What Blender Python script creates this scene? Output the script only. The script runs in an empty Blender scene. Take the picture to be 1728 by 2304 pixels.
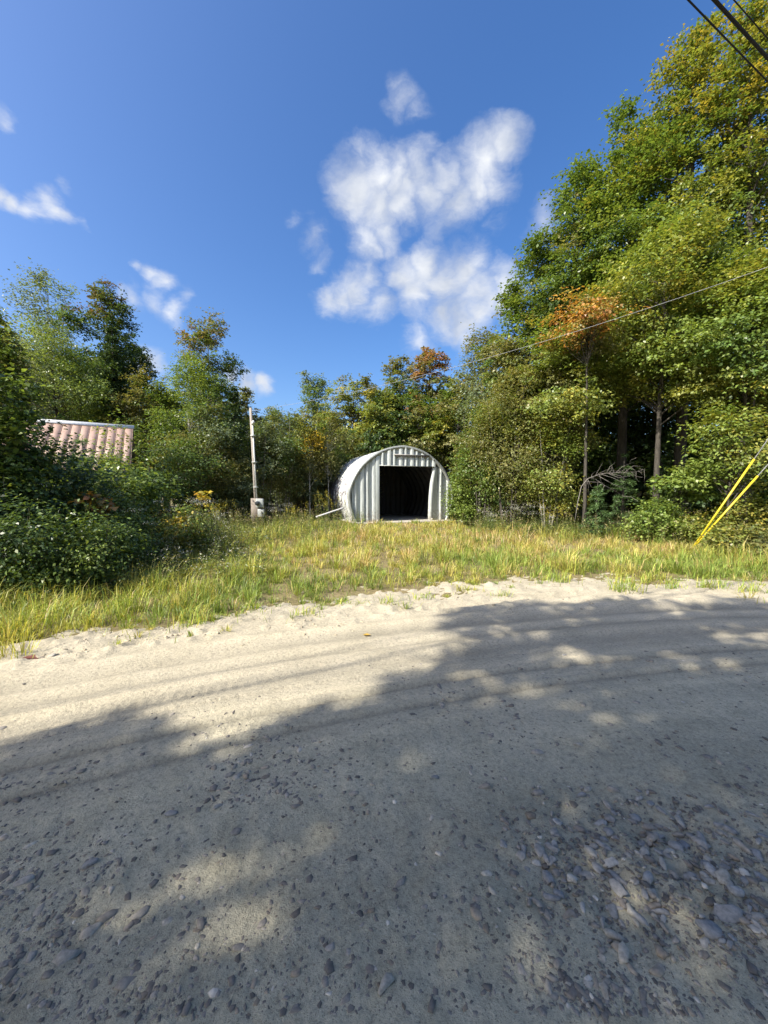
import bpy, math
import numpy as np
from mathutils import Vector

# ------------------------------------------------------------------ camera, sky, sun, exposure
scene = bpy.context.scene
COL = scene.collection
CAM_H, PITCH = 1.5, math.radians(3.11)
cam_data = bpy.data.cameras.new('camera')
cam_data.sensor_fit = 'HORIZONTAL'; cam_data.sensor_width = 36.0; cam_data.lens = 18.0
cam_data.clip_start = 0.05; cam_data.clip_end = 2000.0
cam = bpy.data.objects.new('camera', cam_data); COL.objects.link(cam)
cam.location = (0, 0, CAM_H); cam.rotation_euler = (math.pi/2 - PITCH, 0, 0)
scene.camera = cam

SUN_EL = math.radians(42.0)
SUN_H = np.array([-0.84, -0.545]); SUN_H /= np.linalg.norm(SUN_H)
TO_SUN = np.array([SUN_H[0]*math.cos(SUN_EL), SUN_H[1]*math.cos(SUN_EL), math.sin(SUN_EL)])
sun_data = bpy.data.lights.new('sun', 'SUN')
sun_data.energy = 4.5; sun_data.angle = math.radians(0.55); sun_data.color = (1.0, 0.93, 0.81)
sun = bpy.data.objects.new('sun', sun_data); COL.objects.link(sun)
sun.rotation_euler = Vector(TO_SUN).to_track_quat('Z', 'Y').to_euler()

scene.view_settings.view_transform = 'Standard'
scene.view_settings.look = 'None'
scene.view_settings.gamma = 1.0
scene.view_settings.use_curve_mapping = False
scene.view_settings.exposure = 1.05
scene.cycles.max_bounces = 6
scene.cycles.diffuse_bounces = 3
scene.cycles.glossy_bounces = 2
scene.cycles.transmission_bounces = 4
scene.cycles.transparent_max_bounces = 4
scene.cycles.caustics_reflective = False
scene.cycles.caustics_refractive = False

# helpers that turn a place in the photograph (1728 x 2304) into a point of the site
def ray(px, py):
    u = (px - 864.0)/864.0; v = (1152.0 - py)/864.0
    c, s = math.cos(PITCH), math.sin(PITCH)
    return np.array([u, c + v*s, v*c - s])
def at(px, py, Y):
    d = ray(px, py); return np.array([0, 0, CAM_H]) + d*(Y/d[1])
def gp(px, py, z=0.0):
    d = ray(px, py); return np.array([0, 0, CAM_H]) + d*((z - CAM_H)/d[2])

# clouds: (px, py, radius px, weight) turned into sky directions
CLOUDS = [
 (803,426,64,1),(847,410,64,1),(894,418,62,1),(855,478,64,1),(823,534,46,1),(870,520,46,.9),(925,425,54,.95),(970,440,50,.9),(910,470,52,.95),(950,398,56,.9),(998,418,52,.85),
 (1030,458,58,.9),(1097,363,64,1),(1125,331,50,.95),(1069,426,56,.9),(1109,418,46,.8),(811,347,30,.6),(1000,500,40,.45),(1110,480,40,.35),
 (910,231,36,.42),(942,247,26,.42),(874,331,20,.38),(902,188,24,.34),(699,538,36,.5),(660,498,18,.45),(719,590,26,.45),
 (735,673,34,.85),(770,662,40,.85),(799,648,48,.9),(831,622,36,.8),(855,681,44,.8),(910,617,54,1.05),(958,601,50,1.05),(938,665,54,1),(998,637,64,1.05),
 (1045,617,58,1),(1077,653,58,1),(1097,677,54,1),(998,705,54,1),(1037,717,52,1),(1077,705,48,1),(938,768,36,.7),(966,776,26,.6),
 (1220,498,40,.7),(1125,640,48,1),(1130,690,40,.95),
 (-20,430,36,1),(0,439,36,1),(40,458,34,1),(80,470,36,1),(111,455,34,.9),(135,478,30,.95),(171,490,22,.8),(151,423,20,.45),(0,262,22,.55),
 (310,590,18,.7),(342,610,26,.75),(370,634,30,.8),(350,670,32,.85),(302,669,30,.8),(390,690,30,.75),(418,665,22,.6),(272,660,20,.6),
 (314,812,34,1),(338,825,30,1),(290,830,30,1),(557,868,28,1),(597,872,22,.95),(517,852,24,.9)]

def build_world():
    w = bpy.data.worlds.new('World'); scene.world = w; w.use_nodes = True
    nt = w.node_tree; N = nt.nodes; L = nt.links
    for n in list(N): N.remove(n)
    out = N.new('ShaderNodeOutputWorld'); bg = N.new('ShaderNodeBackground')
    sky = N.new('ShaderNodeTexSky'); sky.sky_type = 'NISHITA'; sky.sun_disc = False
    sky.sun_elevation = SUN_EL
    sky.sun_rotation = math.atan2(SUN_H[0], SUN_H[1])
    sky.altitude = 300; sky.air_density = 1.0; sky.dust_density = 3.5; sky.ozone_density = 3.2
    hs = N.new('ShaderNodeHueSaturation'); hs.inputs['Saturation'].default_value = 1.27; hs.inputs['Hue'].default_value = 0.506; hs.inputs['Value'].default_value = 1.0
    L.new(sky.outputs[0], hs.inputs['Color'])
    tc = N.new('ShaderNodeTexCoord')
    nrm = N.new('ShaderNodeVectorMath'); nrm.operation = 'NORMALIZE'; L.new(tc.outputs['Generated'], nrm.inputs[0])
    def math_(op, a, b=None, clamp=False):
        m = N.new('ShaderNodeMath'); m.operation = op; m.use_clamp = clamp
        for i, x in enumerate((a, b)):
            if x is None: continue
            if isinstance(x, (int, float)): m.inputs[i].default_value = x
            else: L.new(x, m.inputs[i])
        return m.outputs[0]
    def noise(vec, scale, detail, rough=0.55):
        n = N.new('ShaderNodeTexNoise'); n.inputs['Scale'].default_value = scale
        n.inputs['Detail'].default_value = detail; n.inputs['Roughness'].default_value = rough
        L.new(vec, n.inputs['Vector']); return n
    flat = N.new('ShaderNodeVectorMath'); flat.operation = 'MULTIPLY'; L.new(nrm.outputs[0], flat.inputs[0]); flat.inputs[1].default_value = (1, 1, 1.6)
    n1 = noise(flat.outputs[0], 8.0, 5)
    sub = N.new('ShaderNodeVectorMath'); sub.operation = 'SUBTRACT'; L.new(n1.outputs['Color'], sub.inputs[0]); sub.inputs[1].default_value = (.5, .5, .5)
    scl = N.new('ShaderNodeVectorMath'); scl.operation = 'SCALE'; L.new(sub.outputs[0], scl.inputs[0]); scl.inputs['Scale'].default_value = 0.0858
    add = N.new('ShaderNodeVectorMath'); add.operation = 'ADD'; L.new(nrm.outputs[0], add.inputs[0]); L.new(scl.outputs[0], add.inputs[1])
    acc = None
    for px, py, r, wt in CLOUDS:
        d = ray(px, py); k = np.linalg.norm(d); d = d/k
        dist = N.new('ShaderNodeVectorMath'); dist.operation = 'DISTANCE'
        L.new(add.outputs[0], dist.inputs[0]); dist.inputs[1].default_value = tuple(d)
        rr = 1.62*r/864.0/(k**1.45)
        v = math_('MULTIPLY_ADD', dist.outputs['Value'], -wt/rr); v.node.inputs[2].default_value = wt
        v = math_('MAXIMUM', v, 0.0)
        if acc is None: acc = v
        else:
            acc = math_('MAXIMUM', acc, v)
    # the same kind of scattered clouds goes on over the rest of the sky
    sep = N.new('ShaderNodeSeparateXYZ'); L.new(nrm.outputs[0], sep.inputs[0])
    n2 = noise(nrm.outputs[0], 2.6, 2)
    far = math_('MULTIPLY', math_('SUBTRACT', n2.outputs['Fac'], 0.50), 3.6)
    side = N.new('ShaderNodeMapRange'); side.inputs[1].default_value = 0.50; side.inputs[2].default_value = 0.30; side.inputs[3].default_value = 0; side.inputs[4].default_value = 1
    L.new(sep.outputs['Y'], side.inputs[0])
    far = math_('MAXIMUM', math_('MULTIPLY', far, side.outputs[0]), 0.0)
    acc = math_('MAXIMUM', acc, far)
    fl2 = N.new('ShaderNodeVectorMath'); fl2.operation = 'MULTIPLY'; L.new(add.outputs[0], fl2.inputs[0]); fl2.inputs[1].default_value = (1, 1, 1.7)
    n3 = noise(fl2.outputs[0], 13.0, 9, 0.62)
    fac = math_('MULTIPLY_ADD', math_('SUBTRACT', n3.outputs['Fac'], 0.5), 1.05); L.new(acc, fac.node.inputs[2])
    has = N.new('ShaderNodeMapRange'); has.inputs[1].default_value = 0.0; has.inputs[2].default_value = 0.12; L.new(acc, has.inputs[0])
    mr = N.new('ShaderNodeMapRange'); mr.interpolation_type = 'SMOOTHSTEP'
    mr.inputs[1].default_value = 0.08; mr.inputs[2].default_value = 1.08; L.new(fac, mr.inputs[0])
    dens = math_('MULTIPLY', mr.outputs[0], has.outputs[0], True)
    n4 = noise(add.outputs[0], 11.0, 3)
    shade = N.new('ShaderNodeMapRange'); shade.inputs[1].default_value = 0.30; shade.inputs[2].default_value = 0.66
    shade.inputs[3].default_value = 0.0; shade.inputs[4].default_value = 1.0; L.new(n4.outputs['Fac'], shade.inputs[0])
    cc = N.new('ShaderNodeMix'); cc.data_type = 'RGBA'
    cc.inputs[6].default_value = (2.3, 2.55, 3.05, 1); cc.inputs[7].default_value = (4.0, 4.1, 4.25, 1)
    L.new(shade.outputs[0], cc.inputs[0])
    mix = N.new('ShaderNodeMix'); mix.data_type = 'RGBA'
    L.new(dens, mix.inputs[0]); L.new(hs.outputs[0], mix.inputs[6]); L.new(cc.outputs[2], mix.inputs[7])
    L.new(mix.outputs[2], bg.inputs['Color']); bg.inputs['Strength'].default_value = 0.12
    L.new(bg.outputs[0], out.inputs['Surface'])
build_world()

# ------------------------------------------------------------------ small tools
RNG = np.random.default_rng(11)
def smooth(a, b, x):
    t = np.clip((np.asarray(x, float) - a)/(b - a), 0, 1); return t*t*(3 - 2*t)
def vnoise(x, y, seed=0):
    xi = np.floor(x).astype(np.int64); yi = np.floor(y).astype(np.int64)
    xf = x - xi; yf = y - yi
    def h(a, b):
        n = (a*374761393 + b*668265263 + seed*982451653) & 0xffffffff
        n = ((n ^ (n >> 13))*1274126177) & 0xffffffff
        return ((n ^ (n >> 16)) & 0xffff)/65535.0
    u = xf*xf*(3 - 2*xf); v = yf*yf*(3 - 2*yf)
    return (h(xi, yi)*(1-u) + h(xi+1, yi)*u)*(1-v) + (h(xi, yi+1)*(1-u) + h(xi+1, yi+1)*u)*v
def fbm(x, y, o=4, seed=0):
    s = 0; a = 0.5; t = 0
    for i in range(o):
        s = s + a*vnoise(x*2**i, y*2**i, seed+i); t += a; a *= .5
    return s/t

def mesh_arrays(name, verts, faces, mat, face_cols=None, smooth_=False, point_attr=None):
    """verts (N,3); faces (M,k) array or list of such arrays"""
    if isinstance(faces, np.ndarray): faces = [faces]
    faces = [f for f in faces if len(f)]
    me = bpy.data.meshes.new(name)
    verts = np.ascontiguousarray(verts, dtype=np.float32)
    me.vertices.add(len(verts)); me.vertices.foreach_set('co', verts.ravel())
    loops = np.concatenate([f.ravel() for f in faces]).astype(np.int32)
    sizes = np.concatenate([np.full(len(f), f.shape[1], np.int32) for f in faces])
    starts = np.concatenate([[0], np.cumsum(sizes)[:-1]]).astype(np.int32)
    me.loops.add(len(loops)); me.loops.foreach_set('vertex_index', loops)
    me.polygons.add(len(sizes)); me.polygons.foreach_set('loop_start', starts)
    if smooth_: me.polygons.foreach_set('use_smooth', np.ones(len(sizes), bool))
    me.update(calc_edges=True)
    if face_cols is not None:
        a = me.attributes.new('col', 'FLOAT_COLOR', 'FACE')
        c = np.ones((len(sizes), 4), np.float32); c[:, :3] = face_cols
        a.data.foreach_set('color', c.ravel())
    if point_attr:
        for k, v in point_attr.items():
            a = me.attributes.new(k, 'FLOAT', 'POINT'); a.data.foreach_set('value', np.asarray(v, np.float32))
    if mat: me.materials.append(mat)
    return me
def obj(name, me, parent=None, loc=None):
    o = bpy.data.objects.new(name, me); COL.objects.link(o)
    if parent is not None: o.parent = parent
    if loc is not None: o.location = loc
    return o
def tag(o, label=None, cat=None, group=None, kind=None):
    if label: o['label'] = label
    if cat: o['category'] = cat
    if group: o['group'] = group
    if kind: o['kind'] = kind
    return o
def thing(name, label, cat, loc=(0, 0, 0), rz=0, group=None):
    o = bpy.data.objects.new(name, None); COL.objects.link(o)
    o.empty_display_size = 0.2; o.location = tuple(loc); o.rotation_euler = (0, 0, rz)
    return tag(o, label, cat, group)
def copy_thing(src, loc, rz=0, scale=1, label=None):
    c = src.copy(); COL.objects.link(c); c.location = tuple(loc); c.rotation_euler = (0, 0, rz); c.scale = (scale,)*3
    if label: c['label'] = label
    for ch in src.children:
        d = ch.copy(); COL.objects.link(d); d.parent = c
    return c

class Tubes:
    def __init__(s): s.v = []; s.f = []; s.n = 0; s.t = []
    def add(s, pts, rad, sides=6, cap=True):
        pts = np.asarray(pts, float); k = len(pts); rad = np.broadcast_to(np.asarray(rad, float), (k,))
        tan = np.gradient(pts, axis=0); tan /= np.linalg.norm(tan, axis=1)[:, None] + 1e-9
        ref = np.array([0, 0, 1.0]) if abs(tan[0, 2]) < .8 else np.array([1.0, 0, 0])
        a = np.cross(tan, ref); a /= np.linalg.norm(a, axis=1)[:, None] + 1e-9
        b = np.cross(tan, a)
        th = np.arange(sides)*2*math.pi/sides
        ring = pts[:, None] + rad[:, None, None]*(np.cos(th)[None, :, None]*a[:, None] + np.sin(th)[None, :, None]*b[:, None])
        s.v.append(ring.reshape(-1, 3))
        i = np.arange(k-1)[:, None]*sides; j = np.arange(sides)[None]
        q = np.stack([i+j, i+(j+1) % sides, i+sides+(j+1) % sides, i+sides+j], -1).reshape(-1, 4) + s.n
        s.f.append(q); s.n += k*sides
        if cap:
            s.v.append(pts[[0, -1]]); jj = np.arange(sides)
            t0 = np.stack([np.full(sides, s.n), s.n-k*sides+(jj+1) % sides, s.n-k*sides+jj], -1)
            t1 = np.stack([np.full(sides, s.n+1), s.n-sides+jj, s.n-sides+(jj+1) % sides], -1)
            s.t += [t0, t1]; s.n += 2
    def mesh(s, name, mat):
        fs = [np.concatenate(s.f)]
        if s.t: fs.append(np.concatenate(s.t))
        return mesh_arrays(name, np.concatenate(s.v), fs, mat, smooth_=True)
class Boxes:
    def __init__(s): s.v = []; s.f = []; s.n = 0
    def box(s, c, size, R=None):
        h = np.array(size)/2.0
        p = np.array([[x, y, z] for z in (-1, 1) for y in (-1, 1) for x in (-1, 1)], float)*h
        if R is not None: p = p @ np.asarray(R).T
        s.v.append(p + np.asarray(c, float))
        s.f.append(np.array([[0, 2, 3, 1], [4, 5, 7, 6], [0, 1, 5, 4], [2, 6, 7, 3], [0, 4, 6, 2], [1, 3, 7, 5]]) + s.n); s.n += 8
        return s
    def mesh(s, name, mat): return mesh_arrays(name, np.concatenate(s.v), np.concatenate(s.f), mat)
def bevel(o, w=0.006, seg=2):
    m = o.modifiers.new('bevel', 'BEVEL'); m.width = w; m.segments = seg; return o

def norm(a): return a/(np.linalg.norm(a, axis=-1, keepdims=True) + 1e-9)
def leaf_quads(c, nrm, tip, ln, wd, fold=0.18):
    """one pointed, slightly folded quad for each leaf"""
    nrm = norm(nrm); tip = norm(tip - nrm*np.sum(tip*nrm, -1, keepdims=True)); side = np.cross(nrm, tip)
    ln = np.asarray(ln)[:, None]; wd = np.asarray(wd)[:, None]
    v = np.stack([c, c + tip*ln*.45 + side*wd*.5 + nrm*wd*fold, c + tip*ln - nrm*ln*.10, c + tip*ln*.45 - side*wd*.5 + nrm*wd*fold], 1)
    n = len(c); f = np.arange(n*4).reshape(n, 4)
    return v.reshape(-1, 3), f

# ------------------------------------------------------------------ materials
def new_mat(name):
    m = bpy.data.materials.new(name); m.use_nodes = True
    nt = m.node_tree; p = nt.nodes['Principled BSDF']; return m, nt, p
def nz(nt, scale, detail=4, rough=.55, vec=None):
    n = nt.nodes.new('ShaderNodeTexNoise'); n.inputs['Scale'].default_value = scale; n.inputs['Detail'].default_value = detail
    n.inputs['Roughness'].default_value = rough
    if vec is not None: nt.links.new(vec, n.inputs['Vector'])
    return n
def ramp(nt, fac, stops):
    r = nt.nodes.new('ShaderNodeValToRGB'); nt.links.new(fac, r.inputs[0])
    while len(r.color_ramp.elements) < len(stops): r.color_ramp.elements.new(.5)
    for e, (p, c) in zip(r.color_ramp.elements, stops):
        e.position = p; e.color = (*c, 1) if len(c) == 3 else c
    return r
def mixc(nt, fac, a, b, mode='MIX'):
    m = nt.nodes.new('ShaderNodeMix'); m.data_type = 'RGBA'; m.blend_type = mode
    for sock, x in ((0, fac), (6, a), (7, b)):
        if isinstance(x, (int, float)): m.inputs[sock].default_value = x
        elif isinstance(x, tuple): m.inputs[sock].default_value = (*x, 1)
        else: nt.links.new(x, m.inputs[sock])
    return m.outputs[2]
def bump(nt, p, h, strength=.3, dist=.02):
    b = nt.nodes.new('ShaderNodeBump'); b.inputs['Strength'].default_value = strength; b.inputs['Distance'].default_value = dist
    nt.links.new(h, b.inputs['Height']); nt.links.new(b.outputs[0], p.inputs['Normal'])
def geo_pos(nt):
    return nt.nodes.new('ShaderNodeNewGeometry').outputs['Position']

def leaf_material(name, trans=.32, rough=.42, spec=.4, tint=(1.35, 1.25, .55)):
    m, nt, p = new_mat(name); L = nt.links
    a = nt.nodes.new('ShaderNodeAttribute'); a.attribute_name = 'col'
    L.new(a.outputs['Color'], p.inputs['Base Color'])
    p.inputs['Roughness'].default_value = rough; p.inputs['Specular IOR Level'].default_value = spec
    t = nt.nodes.new('ShaderNodeBsdfTranslucent')
    L.new(mixc(nt, 1.0, a.outputs['Color'], tint, 'MULTIPLY'), t.inputs['Color'])
    mx = nt.nodes.new('ShaderNodeMixShader'); mx.inputs[0].default_value = trans
    L.new(p.outputs[0], mx.inputs[1]); L.new(t.outputs[0], mx.inputs[2])
    L.new(mx.outputs[0], nt.nodes['Material Output'].inputs['Surface']); return m
M = {}
M['leaf'] = leaf_material('leaf', .36, .40, .45)
M['needle'] = leaf_material('needle', .15, .5, .3)
M['grass'] = leaf_material('grass', .34, .45, .35, (1.25, 1.15, .6))
M['petal'] = leaf_material('petal', .25, .7, .1, (1, 1, 1))

def bark(name, c0, c1, scale=14, spots=None):
    m, nt, p = new_mat(name); g = geo_pos(nt)
    mp = nt.nodes.new('ShaderNodeMapping'); mp.inputs['Scale'].default_value = (1, 1, .25); nt.links.new(g, mp.inputs[0])
    n = nz(nt, scale, 6, .6, mp.outputs[0]); c = ramp(nt, n.outputs['Fac'], [(.3, c0), (.7, c1)]).outputs[0]
    if spots:
        mp2 = nt.nodes.new('ShaderNodeMapping'); mp2.inputs['Scale'].default_value = (1, 1, 5); nt.links.new(g, mp2.inputs[0])
        n2 = nz(nt, 6, 3, .5, mp2.outputs[0]); r2 = ramp(nt, n2.outputs['Fac'], [(.60, (0, 0, 0)), (.66, (1, 1, 1))])
        c = mixc(nt, r2.outputs[0], c, spots)
    nt.links.new(c, p.inputs['Base Color']); p.inputs['Roughness'].default_value = .9
    bump(nt, p, n.outputs['Fac'], .6, .03); return m
M['bark'] = bark('bark', (.030, .026, .021), (.085, .075, .062))
M['stem'] = bark('weed_stem', (.06, .075, .025), (.12, .12, .05), 20)
M['bark_pale'] = bark('bark_pale', (.15, .14, .12), (.30, .28, .25))
M['birch'] = bark('birch_bark', (.42, .40, .36), (.62, .60, .55), 10, (.05, .045, .04))
M['twig'] = bark('dead_twig', (.15, .135, .12), (.28, .26, .24), 30)

# ------------------------------------------------------------------ terrain and road
def fcurve(x):
    xx = np.clip(x, -7.0, 5.5)
    f = 0.33*xx - 0.03*xx*xx
    sl = np.where(x > 5.5, .0, np.where(x < -7, .75, 0))
    return f + (x - xx)*sl
def road_d(x, y): return y - fcurve(x)
def edge_d(x, y):
    e = 5.08 + .42*smooth(-2.6, -.2, x)*(1 - smooth(3.2, 5.0, x))
    return e + 1.1*(fbm(x*1.3+5, y*1.3, 4, 3) - .5) + .35*(fbm(x*6, y*6, 3, 9) - .5)
def ground_z(x, y):
    return .10*(fbm(x*.35, y*.35, 3, 40) - .5) + .03*(fbm(x*2, y*2, 3, 41) - .5)*smooth(4, 6, y)
RUB = gp(1480, 1960)
def road_z(x, y, fine=True):
    d = road_d(x, y); ins = edge_d(x, y) - d
    z = ground_z(x, y) + .05*np.tanh(ins*1.6) + .01
    if not fine: return z
    dd = d + .05*(fbm(x*.8, y*.8, 2, 7) - .5)
    for d0, w, a in ((3.82, .10, .022), (3.50, .07, .014), (4.08, .06, -.016), (2.66, .018, .014), (2.72, .02, -.010), (2.40, .016, .014),
                     (2.46, .02, -.009), (3.15, .14, .012), (2.95, .012, .008), (3.30, .02, -.008), (4.55, .12, .018), (4.35, .06, -.012), (1.5, .25, .015), (0.2, .3, .015), (2.2, .05, -.008)):
        z = z - 1.7*a*np.exp(-((dd - d0)/w)**2)*(.35 + 1.3*fbm(x*.9+d0*7, y*.9, 2, 21))
    lugs = np.sin(x*2*math.pi/.075 + np.sin(dd*40)*1.2)
    for d0, w in ((3.15, .12), (2.56, .07), (3.66, .08)):
        z = z + .0035*lugs*np.exp(-((dd - d0)/w)**4)*smooth(.42, .6, fbm(x*.7, d0+y*0, 2, 33))
    sand = smooth(2.0, 2.9, d)
    z = z + (.004 + .017*sand*smooth(4.0, 5.0, d))*(fbm(x*13, y*13, 4, 13) - .5)*2 + .006*(1-sand)*(fbm(x*22, y*22, 3, 17) - .5)*2
    # mounds and clods along the far edge
    z = z + .028*smooth(.52, .75, fbm(x*1.1+3, y*1.6, 4, 51))*smooth(4.2, 4.9, d)*smooth(-.2, .7, ins)
    z = z + .024*smooth(.58, .68, fbm(x*9, y*9, 4, 52))*smooth(3.9, 4.5, d)
    # loosened hollow with rubble on the near right
    r = np.hypot((x - RUB[0])/.62, (y - RUB[1])/.34)
    m = np.exp(-r**4)
    z = z - .022*m + .03*m*(fbm(x*16, y*16, 3, 61) - .5)*2
    return z

def loose_dust(x, y):
    d = road_d(x, y) + .05*(fbm(x*.8, y*.8, 2, 7) - .5); v = 0
    for d0, w, a in ((4.08, .10, 1), (3.62, .08, .8), (3.30, .06, .7), (2.78, .05, 1), (2.50, .035, .8), (2.2, .06, .7), (4.4, .12, .6), (1.9, .10, .6), (3.82, .10, -.8), (3.48, .07, -.7), (2.65, .04, -.9), (2.38, .04, -.9), (3.12, .14, -.6), (1.45, .3, -.6), (.2, .3, -.6)):
        v = v + a*np.exp(-((d - d0)/w)**2)*(.3 + 1.2*fbm(x*.7 + d0*5, y*.7, 2, 23))
    return np.clip(.5 + .5*v, 0, 1)
def grid_mesh(name, X, Y, Z, mat, attrs=None):
    r, c = X.shape
    i = np.arange(r-1)[:, None]*c + np.arange(c-1)[None]
    f = np.stack([i, i+1, i+c+1, i+c], -1).reshape(-1, 4)
    return mesh_arrays(name, np.stack([X, Y, Z], -1).reshape(-1, 3), f, mat, smooth_=True, point_attr=attrs)

def mat_ground():
    m, nt, p = new_mat('meadow_soil'); g = geo_pos(nt)
    n1 = nz(nt, 1.2, 5, .6, g); n2 = nz(nt, 18, 5, .7, g)
    c = ramp(nt, n1.outputs['Fac'], [(.3, (.13, .12, .055)), (.55, (.24, .20, .11)), (.8, (.17, .16, .07))]).outputs[0]
    c2 = ramp(nt, n2.outputs['Fac'], [(.3, (.5, .5, .5)), (.7, (1.3, 1.25, 1.2))]).outputs[0]
    nt.links.new(mixc(nt, 1.0, c, c2, 'MULTIPLY'), p.inputs['Base Color']); p.inputs['Roughness'].default_value = 1
    p.inputs['Specular IOR Level'].default_value = .1
    bump(nt, p, n2.outputs['Fac'], .6, .03); return m
def mat_road():
    m, nt, p = new_mat('sandy_gravel'); g = geo_pos(nt); L = nt.links
    a = nt.nodes.new('ShaderNodeAttribute'); a.attribute_name = 'gravel'
    n1 = nz(nt, 2.2, 5, .6, g); n2 = nz(nt, 45, 5, .75, g); n3 = nz(nt, 160, 3, .8, g); n4 = nz(nt, 7, 4, .6, g)
    sand = ramp(nt, n1.outputs['Fac'], [(.3, (.43, .385, .285)), (.7, (.53, .475, .36))]).outputs[0]
    grav = ramp(nt, n4.outputs['Fac'], [(.3, (.42, .385, .28)), (.5, (.50, .46, .34)), (.75, (.57, .52, .39))]).outputs[0]
    c = mixc(nt, a.outputs['Fac'], sand, grav)
    lo = nt.nodes.new('ShaderNodeAttribute'); lo.attribute_name = 'loose'
    c = mixc(nt, 1.0, c, ramp(nt, lo.outputs['Fac'], [(0, (.72, .73, .74)), (.5, (.97, .97, .97)), (1, (1.16, 1.15, 1.13))]).outputs[0], 'MULTIPLY')
    sp = ramp(nt, n2.outputs['Fac'], [(.30, (.55, .56, .58)), (.47, (.95, .95, .95)), (.70, (1.22, 1.2, 1.16))]).outputs[0]
    c = mixc(nt, 1.0, c, sp, 'MULTIPLY')
    sp2 = ramp(nt, n3.outputs['Fac'], [(.32, (.35, .36, .38)), (.43, (1, 1, 1)), (.62, (1, 1, 1)), (.70, (1.5, 1.5, 1.5))]).outputs[0]
    mg = nt.nodes.new('ShaderNodeMapRange'); mg.inputs[3].default_value = .35; mg.inputs[4].default_value = .95; L.new(a.outputs['Fac'], mg.inputs[0])
    c = mixc(nt, mg.outputs[0], c, sp2, 'MULTIPLY')
    L.new(c, p.inputs['Base Color']); p.inputs['Roughness'].default_value = .95; p.inputs['Specular IOR Level'].default_value = .15
    ad = nt.nodes.new('ShaderNodeMath'); ad.operation = 'MULTIPLY_ADD'; ad.inputs[1].default_value = .5
    L.new(n3.outputs['Fac'], ad.inputs[0]); L.new(n2.outputs['Fac'], ad.inputs[2])
    bump(nt, p, ad.outputs[0], .8, .016); return m
M['ground'] = mat_ground(); M['road'] = mat_road()

ax = np.concatenate([np.linspace(-400, -30, 14), np.linspace(-28, 28, 113), np.linspace(30, 400, 14)])
ay = np.concatenate([np.linspace(-300, -12, 10), np.linspace(-10, 34, 89), np.linspace(36, 400, 14)])
GX, GY = np.meshgrid(ax, ay)
tag(obj('ground', grid_mesh('ground', GX, GY, ground_z(GX, GY), M['ground'])), kind='structure')

def gravel_amount(x, y):
    d = road_d(x, y)
    g = 1 - smooth(1.7, 3.1, d + .9*(fbm(x*.9, y*.9, 3, 70) - .5))
    r = np.hypot((x - RUB[0])/.7, (y - RUB[1])/.4)
    return np.clip(g, 0, 1)
sv = np.linspace(-1, 1, 400)
tv = np.linspace(0, 1, 280); yv = .25 + 8.4*(np.exp(2.3*tv) - 1)/(math.exp(2.3) - 1)
S, YY = np.meshgrid(sv, yv); XX = S*(YY*1.32 + .9)
road = tag(obj('dirt_road', grid_mesh('dirt_road', XX, YY, road_z(XX, YY), M['road'], {'gravel': gravel_amount(XX, YY).ravel(), 'loose': loose_dust(XX, YY).ravel()})), kind='structure')
bx_ = np.linspace(-70, 70, 180); by_ = np.linspace(-4, 4.9, 40)
BX, DD = np.meshgrid(bx_, by_); BY = DD + fcurve(BX)
tag(obj('road_bed', grid_mesh('road_bed', BX, BY, road_z(BX, BY, False) - .05, M['road'], {'gravel': gravel_amount(BX, BY).ravel(), 'loose': np.full(BX.size, .5)})), kind='structure')

# ------------------------------------------------------------------ stones in the road
def mat_stone(obj_random=True):
    m, nt, p = new_mat('road_stone' if obj_random else 'road_pebble'); g = geo_pos(nt)
    if obj_random:
        oi = nt.nodes.new('ShaderNodeObjectInfo')
        c = ramp(nt, oi.outputs['Random'], [(0, (.17, .155, .14)), (.25, (.25, .235, .205)), (.45, (.21, .185, .155)), (.6, (.31, .29, .25)),
                                            (.78, (.33, .27, .20)), (.9, (.42, .38, .31)), (1, (.56, .51, .43))]).outputs[0]
    else:
        a = nt.nodes.new('ShaderNodeAttribute'); a.attribute_name = 'col'; c = a.outputs['Color']
    n = nz(nt, 60, 5, .7, g); k = ramp(nt, n.outputs['Fac'], [(.3, (.6, .6, .6)), (.7, (1.35, 1.33, 1.3))]).outputs[0]
    nt.links.new(mixc(nt, 1.0, c, k, 'MULTIPLY'), p.inputs['Base Color']); p.inputs['Roughness'].default_value = .75
    bump(nt, p, n.outputs['Fac'], .35, .006); return m
M['stone'] = mat_stone(True); M['pebble'] = mat_stone(False)
M['loose'] = mat_stone(True); M['loose'].name = 'loose_stone'
for nd in M['loose'].node_tree.nodes:
    if nd.type == 'VALTORGB' and len(nd.color_ramp.elements) > 4:
        for e, c in zip(nd.color_ramp.elements, ((.22, .22, .22), (.31, .295, .27), (.27, .235, .19), (.20, .21, .22), (.36, .33, .27), (.28, .28, .275), (.52, .48, .41))): e.color = (*c, 1)

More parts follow.
